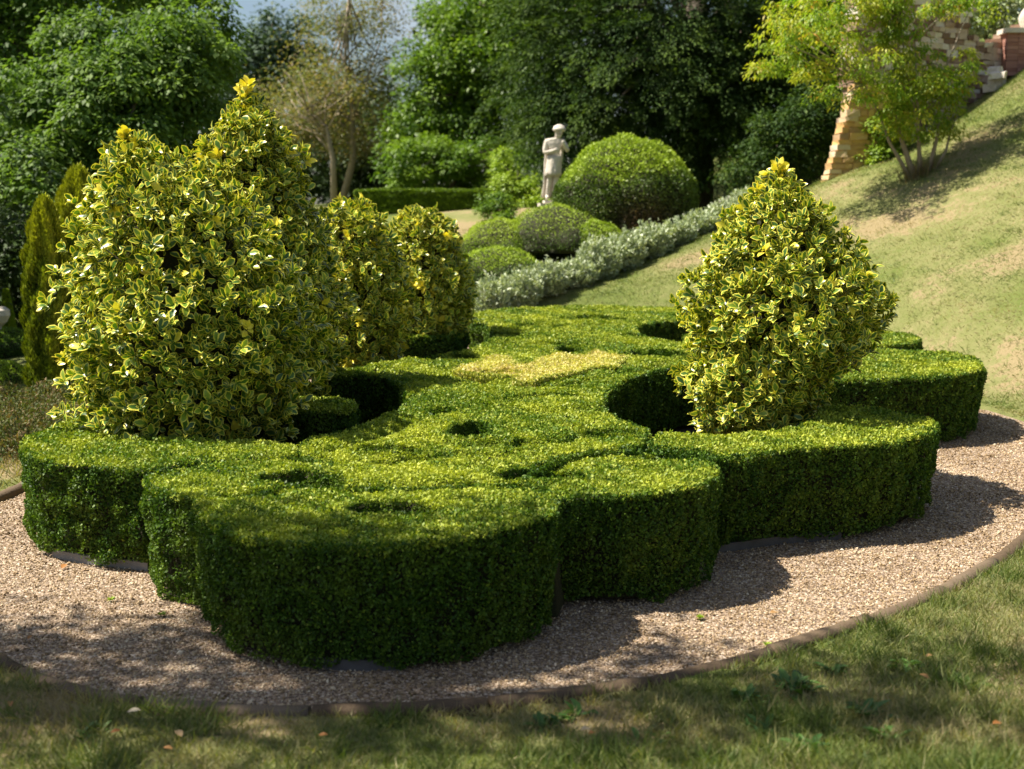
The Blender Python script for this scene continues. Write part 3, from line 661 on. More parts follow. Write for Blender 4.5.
def tree(name, label, cat, base, lobes, ncl, cr, nleaf, leaf, mat, trunk_r=.25, bark='bark', inner=.5, group=None, limbs=22, trunk_pts=None, **kw):
    root = empty(name, base, label, cat, group)
    lb = np.array(lobes); w = (lb[:, 3] * lb[:, 4] * lb[:, 5]) ** (2 / 3); w /= w.sum()
    i = rng.choice(len(lb), ncl, p=w); d = rdir(ncl); rad = 1 - (1 - inner) * rng.random(ncl) ** 1.6
    c = lb[i, :3] + d * lb[i, 3:6] * rad[:, None] * (1 + .12 * vn(lb[i, :3] + d * 2, 1.2, 2))[:, None]
    mb = MB(); top = c[np.argmax(c[:, 2])]; zc = lb[:, 2].mean(); b = np.array(base)
    if trunk_pts is None:
        mid = np.array([lb[:, 0].mean(), lb[:, 1].mean(), 0])
        pts = [b - [0, 0, .2], b * .7 + mid * .3, mid.copy(), mid.copy()]
        pts[1][2] = b[2] + (zc - b[2]) * .5; pts[2][2] = zc; pts[3][2] = top[2] * .45 + zc * .55
        trunk_pts = pts
    nT = len(trunk_pts); mb.tube(trunk_pts, list(np.linspace(trunk_r, trunk_r * .15, nT)), 9)
    tp = np.array(trunk_pts)
    for j in range(limbs):
        q_ = c[j]; f = random.uniform(.35, .95) * (nT - 1); a = int(f); s = tp[a] * (1 - f + a) + tp[min(a + 1, nT - 1)] * (f - a)
        m = (s + q_) / 2 + rng.normal(0, .12, 3) * np.linalg.norm(q_ - s) * .5
        mb.tube([s, m, q_], [trunk_r * .28, trunk_r * .16, trunk_r * .05], 5)
    mb.build('trunk', M[bark], root)
    a = crown_leaves(c, cr * rng.uniform(.65, 1.3, ncl), nleaf, leaf, **kw)
    link('crown', leafmesh('crown', *a, T_QUAD), M[mat], root)
    return root
def lob(px, py, Y, rxp, ryp, ry=None):
    """a lobe of a crown: picture centre, distance and half sizes -> world ellipsoid"""
    x, y, z = P(px, py, Y); s = Y / F
    return (x, y, z, rxp * s, ry if ry else rxp * s, ryp * s)
def gp(px, Y): x = P(px, 300, Y)[0]; return (x, Y, tz(x, Y))

tree('broadleaf_tree', 'large dark broadleaf tree filling the upper left corner', 'tree', gp(30, 27),
     [lob(20, 60, 27, 90, 90), lob(-50, 150, 27, 80, 120), lob(60, -60, 27, 110, 90), lob(20, 210, 26, 60, 60), lob(-60, 20, 28, 90, 120), lob(150, -40, 29, 70, 60)], 520, .55, 120, .15, 'tree_left', .35, group='trees behind the garden', droop=.35)
tree('broadleaf_tree', 'broadleaf tree with drooping lighter green boughs behind the two tall hollies', 'tree', gp(150, 23),
     [lob(120, 110, 23, 70, 62), lob(165, 60, 23.5, 55, 50), lob(95, 60, 24, 50, 50), lob(70, 170, 22.5, 60, 48), lob(190, 120, 23.5, 35, 60), lob(40, 120, 23.5, 50, 60), lob(200, 30, 25, 35, 50)], 460, .42, 130, .12, 'tree_left', .3, group='trees behind the garden', droop=.45)
tree('pine_tree', 'small blue-green tree standing against the sky left of the bare tree', 'tree', gp(280, 60),
     [lob(280, 35, 60, 32, 28), lob(262, 60, 60, 30, 28), lob(300, 65, 60, 30, 24), lob(240, 90, 60, 40, 40)], 110, .9, 110, .24, 'tree_blue', .3, group='trees behind the garden')
b = gp(340, 46); tp = [(b[0], b[1], b[2] - .2), P(353, 160, 46), P(352, 110, 46), P(345, 60, 46), P(350, -30, 46)]
tree('bare_topped_tree', 'thin-crowned brownish tree with pale trunk and bare twigs in the sky gap', 'tree', b,
     [lob(325, 95, 46, 66, 42), lob(375, 85, 47, 32, 60), lob(350, 20, 47, 62, 60), lob(300, 130, 46, 45, 28), lob(350, 135, 47, 50, 32)], 420, .85, 60, .115, 'tree_brown', .15, bark='bark_pale', group='trees behind the garden', limbs=30, trunk_pts=tp, inner=.05)
b = gp(336, 43); tp = [(b[0], b[1], b[2] - .2), P(333, 160, 43), P(326, 125, 43), P(300, 105, 43)]
tree('slim_tree', 'slim leaning tree with a pale forked trunk beside the bare-topped one', 'tree', b,
     [lob(290, 115, 43, 45, 25), lob(320, 85, 43, 45, 25)], 60, .8, 35, .11, 'tree_brown', .13, bark='bark_pale', group='trees behind the garden', limbs=26, trunk_pts=tp)
tree('green_tree', 'bright green broadleaf tree right of the sky gap', 'tree', gp(455, 44),
     [lob(470, 60, 44, 52, 50), lob(430, 90, 44, 38, 45), lob(500, 10, 45, 60, 45), lob(450, 140, 44, 60, 42), lob(520, 80, 43, 45, 60), lob(460, 15, 46, 38, 30), lob(560, -40, 46, 70, 50)], 560, .62, 110, .17, 'tree_mid', .35, group='trees behind the garden', droop=.3)
# dark understorey behind the far hedge
tree('understorey_shrub', 'dark leafy undergrowth between trunks left of the green tree', 'shrub', gp(340, 50),
     [lob(330, 165, 50, 60, 26), lob(270, 150, 50, 50, 40), lob(400, 160, 50, 45, 30)], 150, .7, 110, .2, 'under', .15, group='shrubs behind the far hedge')
tree('understorey_shrub', 'low dark shrub right behind the far clipped hedge below the green tree', 'shrub', gp(450, 41),
     [lob(430, 165, 41, 50, 25), lob(490, 165, 41, 40, 28)], 120, .5, 110, .14, 'tree_mid', .1, group='shrubs behind the far hedge')
tree('dark_shrub', 'dark shrub in the hollow just left of the stone buttress', 'shrub', gp(795, 28.5), [lob(790, 140, 28.5, 34, 36), lob(760, 165, 29.5, 30, 30), lob(815, 120, 29, 26, 40)], 150, .4, 100, .1, 'yew', .08, group='shrubs in the hollow')
# far wood closing the view
cl = []
for i in range(1500):
    yy = rng.uniform(62, 90); xx = rng.uniform(-48, 52); hh = 7.0 + 2.6 * math.sin(xx * .35) + 1.5 * math.sin(xx * .9 + 1) + (5 if xx > -6 else 1.0)
    if -16 < xx < -5: hh = 6.5
    cl.append((xx, yy, tz(xx, yy) + rng.uniform(0, 1) ** .8 * hh))
a = crown_leaves(np.array(cl), 1.5, 60, .5, droop=.2)
tag(link('far_wood', leafmesh('far_wood', *a, T_QUAD), M['under']), kind='stuff', label='dark far wood closing the view behind the trees', cat='woodland')

# ------------------------------------------------------------------ the great yew
def yew():
    b = gp(690, 35.5); root = empty('yew_tree', b, 'huge dark yew with drooping sprays filling the upper middle right', 'tree', 'trees behind the garden')
    lobes = np.array([lob(640, 60, 34, 85, 75), lob(590, 90, 34.5, 50, 75), lob(720, 70, 34, 75, 85), lob(780, 90, 34, 55, 80), lob(560, 30, 35, 45, 80), lob(680, -30, 36, 130, 80), lob(800, 20, 35, 60, 80), lob(700, 110, 34, 60, 62), lob(555, 130, 36, 25, 50), lob(850, 50, 36, 50, 70)])
    ncl = 2300
    w = (lobes[:, 3] * lobes[:, 5]); w /= w.sum(); i = rng.choice(len(lobes), ncl, p=w); d = rdir(ncl); d[:, 1] -= .25; d = nrmz(d)
    c = lobes[i, :3] + d * lobes[i, 3:6] * (1 - .45 * rng.random(ncl) ** 1.5)[:, None]
    outd = nrmz(d * [1, 1, .25] + [0, 0, -.12] + rng.normal(0, .2, (ncl, 3)))
    per = 125; N = ncl * per; t = rng.random(N); O = np.repeat(outd, per, 0); ln_ = np.repeat(rng.uniform(.8, 1.9, ncl), per)
    sd = rdir(N) * [1, 1, .35] * (.2 * np.sin(np.pi * np.clip(t * .85 + .12, 0, 1)))[:, None] * ln_[:, None]
    pos = np.repeat(c, per, 0) + O * (t * ln_)[:, None] + sd; pos[:, 2] -= .22 * (t * ln_) ** 2
    ax = nrmz(O + nrmz(sd) * .7 + [0, 0, -.3]); nn = nrmz(rdir(N) * .6 + [0, 0, 1])
    L = .11 * rng.uniform(.6, 1.3, N); cv = np.repeat(rng.normal(0, .15, ncl), per)
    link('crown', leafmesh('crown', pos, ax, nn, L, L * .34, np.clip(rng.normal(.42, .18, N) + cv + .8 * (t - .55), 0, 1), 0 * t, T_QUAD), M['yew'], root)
    mb = MB()
    mb.tube([(b[0], b[1], b[2] - .3), (b[0] + .1, b[1], 4), (b[0], b[1], 9)], [.6, .45, .2], 12)
    for j in range(60):
        q_ = c[j]; s = np.array([b[0], b[1], random.uniform(3, 7)]); mb.tube([s, (s + q_) / 2 + [0, 0, .3], q_], [.1, .06, .02], 5)
    mb.build('trunk', M['bark'], root)
yew()
# rocks in the hollow under the yew
def rock(px, py, Y, s, label):
    x, y, z = P(px, py, Y); bm = bmesh.new(); bmesh.ops.create_icosphere(bm, subdivisions=3, radius=s)
    for v in bm.verts:
        v.co *= 1 + .28 * mnoise.noise(v.co * (1.3 / s) + Vector((px, py, 0)))
        v.co.z *= .72
    me = bpy.data.meshes.new('rock'); bm.to_mesh(me); bm.free(); o = link('rock', me, M['rock']); o.location = (x, y, tz(x, y) + s * .3)
    tag(o, label, 'rock', 'rocks in the hollow under the yew')
rock(745, 195, 28.5, .75, 'largest dark rock in the hollow under the yew'); rock(715, 200, 29, .5, 'dark rock at the left end of the hollow under the yew'); rock(780, 188, 29, .6, 'dark rock at the right end of the hollow under the yew')

# ------------------------------------------------------------------ topiary and shaped shrubs
def mound(name, label, cat, c, r, nl, leaf, mat, group=None, squash=None, lump=.04, patchf=None, cut=-.35, narrow=.5):
    """closely clipped round shrub"""
    c = np.array(c); r = np.array(r); gz = tz(c[0], c[1]); root = empty(name, (c[0], c[1], gz), label, cat, group)
    bm = bmesh.new(); bmesh.ops.create_icosphere(bm, subdivisions=4, radius=1)
    co = np.array([v.co for v in bm.verts]); k = 1 + lump * vn(co, .5, 1)
    for v, kk in zip(bm.verts, k):
        v.co = Vector(c) + Vector((v.co.x * r[0], v.co.y * r[1], v.co.z * r[2])) * float(kk) * .95
        v.co.z = max(v.co.z, gz - .05)
    me = bpy.data.meshes.new('inner_branches'); bm.to_mesh(me); bm.free(); link('inner_branches', me, M['core'], root, True)
    d = rdir(int(nl * 1.6)); d = d[d[:, 2] > cut][:nl]; N = len(d)
    k = 1 + lump * vn(d, .5, 1) + .02 * vn(d, .12, 3)
    pos = c + d * r * k[:, None] * rng.uniform(.96, 1.01, N)[:, None]; nm = nrmz(d / r)
    ok = pos[:, 2] > gz; pos, d, nm = pos[ok], d[ok], nm[ok]; N = len(pos)
    ax = nrmz(nm * .6 + rdir(N) * .8 + [0, 0, .2]); nn = nrmz(nm + rdir(N) * .7); L = leaf * rng.uniform(.6, 1.3, N)
    r2 = np.zeros(N) if patchf is None else np.clip(patchf(d) + rng.normal(0, .12, N), 0, 1)
    link('foliage', leafmesh('foliage', pos, ax, nn, L, L * narrow, np.clip(rng.normal(.2, .15, N) + .12 * vn(d, .3, 2) + .75 * sm((d[:, 2] - .25 + .12 * vn(d, .5, 4)) / .4), 0, 1), r2, T_QUAD), M[mat], root)  # yellower top growth, with sunlit top and dark foot painted into the colour
Yd = 26.5; x, y, z = P(626, 211, Yd); s = Yd / F
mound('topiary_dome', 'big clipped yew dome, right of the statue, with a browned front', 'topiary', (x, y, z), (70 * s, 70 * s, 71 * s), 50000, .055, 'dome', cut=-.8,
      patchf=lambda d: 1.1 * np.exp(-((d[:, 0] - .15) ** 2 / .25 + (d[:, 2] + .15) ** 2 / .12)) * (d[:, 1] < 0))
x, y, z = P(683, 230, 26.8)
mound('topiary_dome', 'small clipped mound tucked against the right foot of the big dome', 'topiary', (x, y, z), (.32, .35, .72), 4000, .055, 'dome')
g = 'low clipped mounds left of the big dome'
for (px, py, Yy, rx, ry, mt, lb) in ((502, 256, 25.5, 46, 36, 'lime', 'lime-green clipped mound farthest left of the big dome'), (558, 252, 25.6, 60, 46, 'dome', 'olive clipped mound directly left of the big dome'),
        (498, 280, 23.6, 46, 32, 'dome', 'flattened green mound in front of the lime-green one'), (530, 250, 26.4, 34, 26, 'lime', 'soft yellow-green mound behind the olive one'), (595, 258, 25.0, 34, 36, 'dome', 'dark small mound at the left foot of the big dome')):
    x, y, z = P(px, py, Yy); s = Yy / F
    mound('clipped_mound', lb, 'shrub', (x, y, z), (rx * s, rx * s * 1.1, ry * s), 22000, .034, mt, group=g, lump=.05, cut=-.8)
# far long hedge
xa, xb = P(355, 200, 38)[0], P(515, 200, 36)[0]
def far_hedge():
    zt = P(430, 191, 38)[2]; gz = tz(-2, 38) ; x0, x1 = xa, xb
    root = empty('long_hedge', ((x0 + x1) / 2, 38, gz), 'long straight clipped hedge across the far side of the garden', 'hedge')
    mb = MB(); mb.box(((x0 + x1) / 2, 38.4, (zt + gz) / 2 - .15), (x1 - x0 - .05, .8, zt - gz + .25), 0); mb.build('inner_branches', M['core'], root, False)
    N = 40000; top = rng.random(N) < .45; x = rng.uniform(x0, x1, N); f = rng.random(N)
    pos = np.where(top[:, None], np.stack([x, 37.95 + f * .85, zt + 0 * f + .03 * vn(np.stack([x, f, f], 1), .5)], 1), np.stack([x, 37.95 + .04 * vn(np.stack([x, f * 2, f], 1), .4), gz + f * (zt - gz)], 1))
    nm = np.where(top[:, None], np.array([0, 0, 1.]), np.array([0, -1., .1])); ax = nrmz(nm * .5 + rdir(N)); nn = nrmz(nm + rdir(N) * .6)
    link('foliage', leafmesh('foliage', pos, ax, nn, .07, .035, rng.random(N), 0 * f, T_QUAD), M['dome'], root)
far_hedge()
# bright shrubs by the statue
tree('lime_shrub', 'bright lime-green shrub left of the statue pedestal', 'shrub', gp(522, 31.5), [lob(515, 190, 31.5, 22, 22), lob(530, 205, 31, 20, 14), lob(508, 165, 32, 12, 18)], 90, .26, 110, .09, 'lime', .04, group='shrubs by the statue', limbs=8)
tree('leafy_shrub', 'small open shrub on the bare ground in front of the long hedge', 'shrub', gp(497, 28.5), [lob(495, 205, 28.5, 18, 14), lob(505, 220, 28, 12, 9)], 45, .2, 70, .08, 'tree_mid', .03, group='shrubs by the statue', limbs=8)
# silver catmint row up the bank
rowp = [(492, 296, 21.6, 17, 20), (520, 290, 21.9, 20, 22), (548, 283, 22.2, 20, 22), (575, 275, 22.5, 20, 21), (600, 265, 22.9, 20, 22), (625, 255, 23.3, 20, 22), (650, 243, 23.7, 21, 22), (676, 233, 24.1, 18, 18), (702, 224, 24.5, 17, 18), (728, 213, 24.9, 18, 16), (745, 205, 25.2, 14, 14)]
ords = ['first', 'second', 'third', 'fourth', 'fifth', 'sixth', 'seventh', 'eighth', 'ninth', 'tenth', 'eleventh']
for i, (px, py, Yy, rx, ry) in enumerate(rowp):
    x, y, z = P(px, py, Yy); s = Yy / F; gz = tz(x, y)
    root = empty('silver_shrub', (x, y, gz), f'silvery grey shrub, {ords[i]} from the left in the row climbing the bank', 'shrub', 'silver shrubs in a row up the bank')
    nst = 240; th = rng.uniform(0, 6.283, nst); rr = np.sqrt(rng.random(nst)); hz = max(z + ry * s - gz, .3) * rng.uniform(.72, 1.05)
    tip = np.stack([x + rr * np.cos(th) * rx * s * 1.15, y + rr * np.sin(th) * rx * s, gz + hz * np.sqrt(1 - .6 * rr ** 2) * rng.uniform(.55, 1.22, nst)], 1)
    foot = np.array([x, y, gz]) + (tip - [x, y, gz]) * [.5, .5, 0]
    per = 34; N = nst * per; t = rng.random(N); B = np.repeat(foot, per, 0); T = np.repeat(tip, per, 0); dv = nrmz(T - B)
    ax = nrmz(dv * .8 + rdir(N) * .8); L = .075 * rng.uniform(.5, 1.4, N)
    link('foliage', leafmesh('foliage', B + (T - B) * t[:, None] + rng.normal(0, .018, (N, 3)), ax, rdir(N) + [0, 0, .6], L, L * .4, rng.random(N), 0 * t, T_QUAD), M['silver'], root)
    mb = MB()
    for j in range(0, nst, 14): mb.tube([foot[j], tip[j]], [.008, .004], 4)
    mb.build('stem', M['bark'], root)

# ------------------------------------------------------------------ left side plants
def column(label, px, Yy, topy, basey, hw, mat):
    x, y, zt = P(px, topy, Yy); gz = tz(x, y); s = Yy / F; root = empty('columnar_yew', (x, y, gz), label, 'yew', 'columnar yews on the left')
    hgt = zt - gz; r = hw * s
    def rad(f): return r * 1.15 * np.clip(1.02 - .2 * f, 0, 1) * np.sqrt(np.clip((1 - f) / .34, 0, 1))  * np.where(f < .1, .75 + 2.5 * f, 1)
    mb = MB(); fs = np.linspace(0, .97, 12); mb.tube([(x, y, gz + f * hgt) for f in fs], list(rad(fs) * .78 + .01), 14); mb.build('inner_branches', M['core'], root)
    N = 26000; f = rng.random(N); th = rng.uniform(0, 6.283, N)
    flute = 1 + .17 * np.sin(th * 7 + 4 * np.sin(f * 6)) + .1 * np.sin(f * 40 + th * 3) + .06 * vn(np.stack([th, f * 8, f], 1), .8)
    rr = rad(f) * flute * rng.uniform(.85, 1.02, N)
    pos = np.stack([x + rr * np.cos(th), y + rr * np.sin(th), gz + .05 + f * hgt + rng.normal(0, .02, N)], 1)
    ax = nrmz(np.stack([np.cos(th) * .4, np.sin(th) * .4, 1 + 0 * f], 1) + rdir(N) * .35); nn = nrmz(np.stack([np.cos(th), np.sin(th), .2 + 0 * f], 1) + rdir(N) * .5)
    link('foliage', leafmesh('foliage', pos, ax, nn, .07, .026, rng.random(N), np.clip(.5 * sm((f - .55) / .35) + .2 * (flute - 1) * 5, 0, 1), T_QUAD), M[mat], root)  # yellower towards the top: light from above painted into the leaf colour
column('narrow golden-green columnar yew nearest the left edge', 44, 14, 207, 405, 19, 'yew_gold')
column('taller columnar yew half hidden behind the widest holly', 78, 15, 176, 420, 26, 'yew_gold')
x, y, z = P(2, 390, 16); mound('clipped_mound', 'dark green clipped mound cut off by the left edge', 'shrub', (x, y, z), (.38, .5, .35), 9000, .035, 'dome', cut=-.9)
x, y, z = P(10, 350, 19); mound('clipped_mound', 'shaded rounded shrub higher up by the left edge', 'shrub', (x, y, z), (.3, .5, .3), 6000, .04, 'tree_left', lump=.12, cut=-.9)
def cone(label, px, Yy, topy, hw):
    x, y, zt = P(px, topy, Yy); gz = tz(x, y); root = empty('dwarf_conifer', (x, y, gz), label, 'conifer'); N = 7000; f = rng.random(N); th = rng.uniform(0, 6.283, N)
    rr = hw * Yy / F * (1 - f) ** .7 * rng.uniform(.5, 1.05, N); pos = np.stack([x + rr * np.cos(th), y + rr * np.sin(th), gz + f * (zt - gz)], 1)
    ax = nrmz(np.stack([np.cos(th) * .5, np.sin(th) * .5, 1 + 0 * f], 1) + rdir(N) * .3)
    link('foliage', leafmesh('foliage', pos, ax, rdir(N), .07, .025, rng.random(N), 0 * f, T_QUAD), M['lime'], root)
    mb = MB(); mb.tube([(x, y, gz), (x, y, zt - .1)], [.04, .01], 6); mb.build('trunk', M['bark'], root)
cone('tiny pointed conifer by the stone at the left edge', 6, 20, 292, 8)
x, y, z = P(-3, 330, 19); mb = MB(); gz = tz(x, y)
mb.box((x, y, (gz + z) / 2 - .1), (.26, .26, z - gz - .1), .2, .01, .6); mb.box((x, y, z - .06), (.34, .34, .12), .2, .01, .7)
V = []; ringz = [(0, .06), (.05, .07), (.12, .15), (.22, .2), (.3, .19), (.34, .14)]
mb.tube([(x, y, z + a) for a, _ in ringz], [b for _, b in ringz], 14)
o = mb.build('stone_urn', M['statue'], None, False); tag(o, 'pale stone urn on a block cut off by the left edge', 'urn')
tree('dark_shrub', 'deep shaded laurel beneath the big tree at the left edge', 'shrub', gp(10, 22), [lob(0, 250, 22, 45, 50), lob(60, 290, 23, 50, 50), lob(-40, 290, 22, 40, 50)], 130, .4, 90, .12, 'under', .08, group='shrubs on the left')
for i, (px, py, Yy, nn_, lb) in enumerate(((30, 415, 12.6, 9, 'browned ragged perennial at the foot of the nearest columnar yew'), (62, 418, 12.2, 8, 'rusty ragged perennial between the columnar yews'), (8, 428, 11.6, 8, 'low brownish perennial by the left edge of the path'), (40, 432, 11.4, 7, 'short dry plant just behind the far left hedge lobe'))):
    x, y = G(px, py, .1); st = rng.normal(0, .2, (90, 2)); tipz = rng.uniform(.12, .4, 90); per = 40; N = 90 * per; t = rng.random(N)
    gz = tz(x, y); root = empty('dry_perennial', (x, y, gz), lb, 'plant', 'ragged perennials on the left')
    B = np.repeat(np.column_stack([x + st[:, 0] * .6, y + st[:, 1] * .6, np.full(90, gz)]), per, 0); T = np.repeat(np.column_stack([x + st[:, 0] * 1.9, y + st[:, 1] * 1.9, gz + tipz]), per, 0)
    L = .035 * rng.uniform(.5, 1.5, N)
    link('foliage', leafmesh('foliage', B + (T - B) * t[:, None] + rng.normal(0, .01, (N, 3)), rdir(N) + [0, 0, .8], rdir(N), L, L * .35, rng.random(N), t, T_QUAD), M['dry'], root)

# ------------------------------------------------------------------ small tree on the bank
def bank_tree():
    Yb = 22.0; x, y, _ = P(920, 178, Yb); gz = tz(x, y); b = np.array([x, y, gz])
    root = empty('maple_tree', b, 'small multi-stemmed tree with yellow-green leaves on the grass bank', 'tree')
    lobes = np.array([lob(915, 85, 22, 52, 24), lob(850, 66, 21.5, 62, 14), lob(795, 28, 21, 52, 16), lob(775, 62, 21.5, 30, 8), lob(905, 40, 22, 30, 24), lob(950, 72, 22, 34, 26), lob(960, 5, 23, 35, 16), lob(840, 0, 22, 70, 20), lob(850, 92, 21.5, 46, 8), lob(920, 118, 22, 42, 20), lob(900, -50, 22, 90, 40), lob(820, 40, 22, 60, 14), lob(890, 10, 22, 22, 22)])
    ncl = 470; w = lobes[:, 3] * lobes[:, 5]; w /= w.sum(); i = rng.choice(len(lobes), ncl, p=w); d = rdir(ncl)
    c = lobes[i, :3] + d * lobes[i, 3:6] * (rng.random(ncl) ** .4)[:, None]
    a = crown_leaves(c, .25 * rng.uniform(.5, 1.3, ncl), 62, .085, flat=.5, droop=.7, narrow=.36, upn=.7)
    link('crown', leafmesh('crown', *a, T_QUAD), M['maple'], root)
    mb = MB(); tops = []
    for (dx, r, tx, ty) in ((-.08, .05, 880, 60), (.0, .04, 915, 40), (.1, .04, 945, 70), (-.14, .035, 865, 85), (.04, .03, 900, 20), (.14, .03, 960, 110)):
        e = np.array(P(tx, ty, 22)); s = b + [dx, 0, -.1]; m1 = s + (e - s) * .35 + [dx * .8, 0, .1]; m2 = s + (e - s) * .7
        mb.tube([s, m1, m2, e], [r * 1.1, r * .75, r * .5, r * .25], 7); tops += [m1, m2, e]
    for j in range(60):
        q_ = c[j]; s = min(tops, key=lambda t_: np.linalg.norm(t_ - q_)); mb.tube([s, (s + q_) / 2 + [0, 0, .05], q_], [.02, .013, .006], 4)
    mb.build('trunk', M['bark_pale'], root)
    # suckers at the foot
    N = 150; th = rng.uniform(0, 6.283, N); rr = rng.random(N) * .35
    pos = b + np.stack([rr * np.cos(th), rr * np.sin(th) * .7, 0 * th + zb(0, 0) * 0 - .02], 1); pos[:, 2] = terr(pos[:, 0], pos[:, 1])
    link('sucker', leafmesh('sucker', pos, np.stack([np.cos(th) * .25, np.sin(th) * .25, 1 + 0 * th], 1), rdir(N), .24, .014, rng.random(N) * .4 + .6, 0 * th + .5, T_BLADE), M['dry'], root)
bank_tree()
tree('leafy_shrub', 'round fresh-green shrub between the buttress and the small bank tree', 'shrub', gp(882, 24), [lob(886, 126, 24, 20, 24), lob(880, 155, 23.8, 12, 10)], 75, .22, 100, .085, 'lime', .04, limbs=8)

# ------------------------------------------------------------------ stone walls top right
def stonewall(name, label, cat, x0, y0, x1, y1, zfun0, zfun1, thick, mat, sh=.12, sl=(.12, .36), lean=0, par=None):
    mb = MB(); Lw = math.hypot(x1 - x0, y1 - y0); ang = math.atan2(y1 - y0, x1 - x0)
    zmin = min(zfun0(0), zfun0(1)) - .3; zmax = max(zfun1(0), zfun1(1))
    z = zmin; row = 0
    while z < zmax:
        h = sh * random.uniform(.65, 1.3); t = -random.random() * .3
        while t < Lw:
            l = random.uniform(*sl); f = (t + l / 2) / Lw
            if 0 <= f <= 1 and zfun0(f) - .3 < z + h / 2 < zfun1(f):
                ll = lean * (z - zmin)
                f2 = min(max(f, 0), 1)
                cxw = x0 + (x1 - x0) * f2; cyw = y0 + (y1 - y0) * f2
                mb.box((cxw + ll * (1 - f), cyw + random.uniform(-.02, .02), z + h / 2), (l * .97, thick, h * .94), ang, .02, random.uniform(.0, 1))
            t += l
        z += h
    return mb
ax_, ay_ = P(835, 180, 24.2)[:2]; bx_, by_ = P(1000, 60, 28)[:2]
def grd(xa, ya, xb, yb): return lambda f: tz(xa + (xb - xa) * f, ya + (yb - ya) * f)
x0, y0 = P(848, 90, 25.5)[:2]; x1, y1 = P(1060, 60, 28.5)[:2]
zt0, zt1 = P(848, -60, 25.5)[2], P(985, 20, 28)[2]
mb = stonewall('', '', '', x0, y0, x1, y1, grd(x0, y0, x1, y1), lambda f: (zt0 + (P(960, -40, 28)[2] - zt0) * f) if f < .5 else max(tz(x0 + (x1 - x0) * f, y0 + (y1 - y0) * f) + 1.15 - (f - .5) * .8, 0) + .6 * max(0, .62 - f) * 6, .45, 'stone')
root = empty('ruined_wall', (x0, y0, tz(x0, y0)), 'rough pinkish stone wall behind the small tree at the top of the bank', 'wall')
mb.build('masonry', M['stone'], root, False)
# mortar and rubble core
mc = MB(); nS = 8
for i in range(nS):
    f = (i + .5) / nS; xx, yy = x0 + (x1 - x0) * f, y0 + (y1 - y0) * f; g0 = tz(xx, yy) - .3
    tp_ = (zt0 + (P(960, -40, 28)[2] - zt0) * f) if f < .5 else g0 + .3 + 1.0 - (f - .5) * .8 + .6 * max(0, .62 - f) * 6
    mc.box((xx, yy, (g0 + tp_ - .15) / 2), (math.hypot(x1 - x0, y1 - y0) / nS - .004, .36, tp_ - .15 - g0), math.atan2(y1 - y0, x1 - x0), 0, .3)
mc.build('mortar', M['stone'], root, False)
# buttress: battered end with orange stone
bxL, by0, bz0 = P(822, 182, 24.1); bz0 = tz(bxL, by0) - .2; bzt = P(850, 88, 24.1)[2]
root = empty('stone_buttress', (bxL + .4, by0, bz0 + .2), 'sloping orange-stone buttress left of the small bank tree', 'buttress')
mb = MB(); z = bz0; s = 24.1 / F
while z < bzt:
    h = random.uniform(.08, .14); f = (z - bz0) / (bzt - bz0)
    xl = bxL + f * 26 * s; xr = bxL + 64 * s; t = xl
    t = xl
    while t < xr:
        l = random.uniform(.12, .34); l = min(l, max(xr - t, .06)); mb.box((t + l / 2, by0 + .03 + random.uniform(-.015, .015), z + h / 2), (l - .012, .5, h - .01), 0, .014, random.uniform(.8, 1) if t < xl + .1 and random.random() < .6 else random.uniform(.15, .75)); t += l
    z += h
mb.build('masonry', M['stone_orange'], root, False)
mc = MB(); Vb = [(bxL + .03, by0 - .2, bz0), (bxL + 63 * s, by0 - .2, bz0), (bxL + 63 * s, by0 - .2, bzt), (bxL + .03 + 26 * s, by0 - .2, bzt)]
mc.add(Vb + [(a, b_ + .45, c_) for a, b_, c_ in Vb], [[0, 1, 2, 3], [7, 6, 5, 4], [0, 3, 7, 4], [1, 5, 6, 2], [2, 6, 7, 3], [0, 4, 5, 1]], .45); mc.build('mortar', M['stone_orange'], root, False)
# brick pier far right
px_, py_, pz_ = P(1020, 62, 27.2); gz = tz(px_, py_)
root = empty('brick_pier', (px_, py_, gz), 'short red brick pier with a pale cap at the right edge above the bank', 'pier')
mb = MB(); z = gz - .1; zt = P(1020, 34, 27.2)[2]
r_ = 0
while z < zt:
    for k in range(3): mb.box((px_ - .24 + .24 * k, py_ + (.004 if (r_ + k) % 2 else 0), z + .035), (.234, .4, .07), 0, .002, random.random())
    z += .075; r_ += 1
mb.build('brickwork', M['brick'], root, False)
mb = MB(); mb.box((px_ - .02, py_, zt + .05), (.8, .5, .1), 0, .005, .8); mb.build('cap', M['statue'], root, False)
bm = bmesh.new(); bmesh.ops.create_icosphere(bm, subdivisions=3, radius=.27)
for v in bm.verts: v.co *= 1 + .15 * mnoise.noise(v.co * 4); v.co.z *= 1.15
me = bpy.data.meshes.new('capstone'); bm.to_mesh(me); bm.free(); o = link('round_stone', me, M['statue'], None, True); o.location = (px_ + .22, py_, zt + .3)
tag(o, 'pale rounded stone resting on the brick pier', 'stone')
x, y, _ = P(996, 76, 26.2); mb = MB(); gz = tz(x, y)
for k in range(4): mb.box((x + random.uniform(-.06, .06), y + random.uniform(-.1, .1), gz + .05 + k * .12), (.24 - .04 * k, .3, .14), random.random(), .03, .9)
tag(mb.build('stone_pile', M['statue'], None, False), 'small upright pile of white stones on the lawn below the brick pier', 'stone')
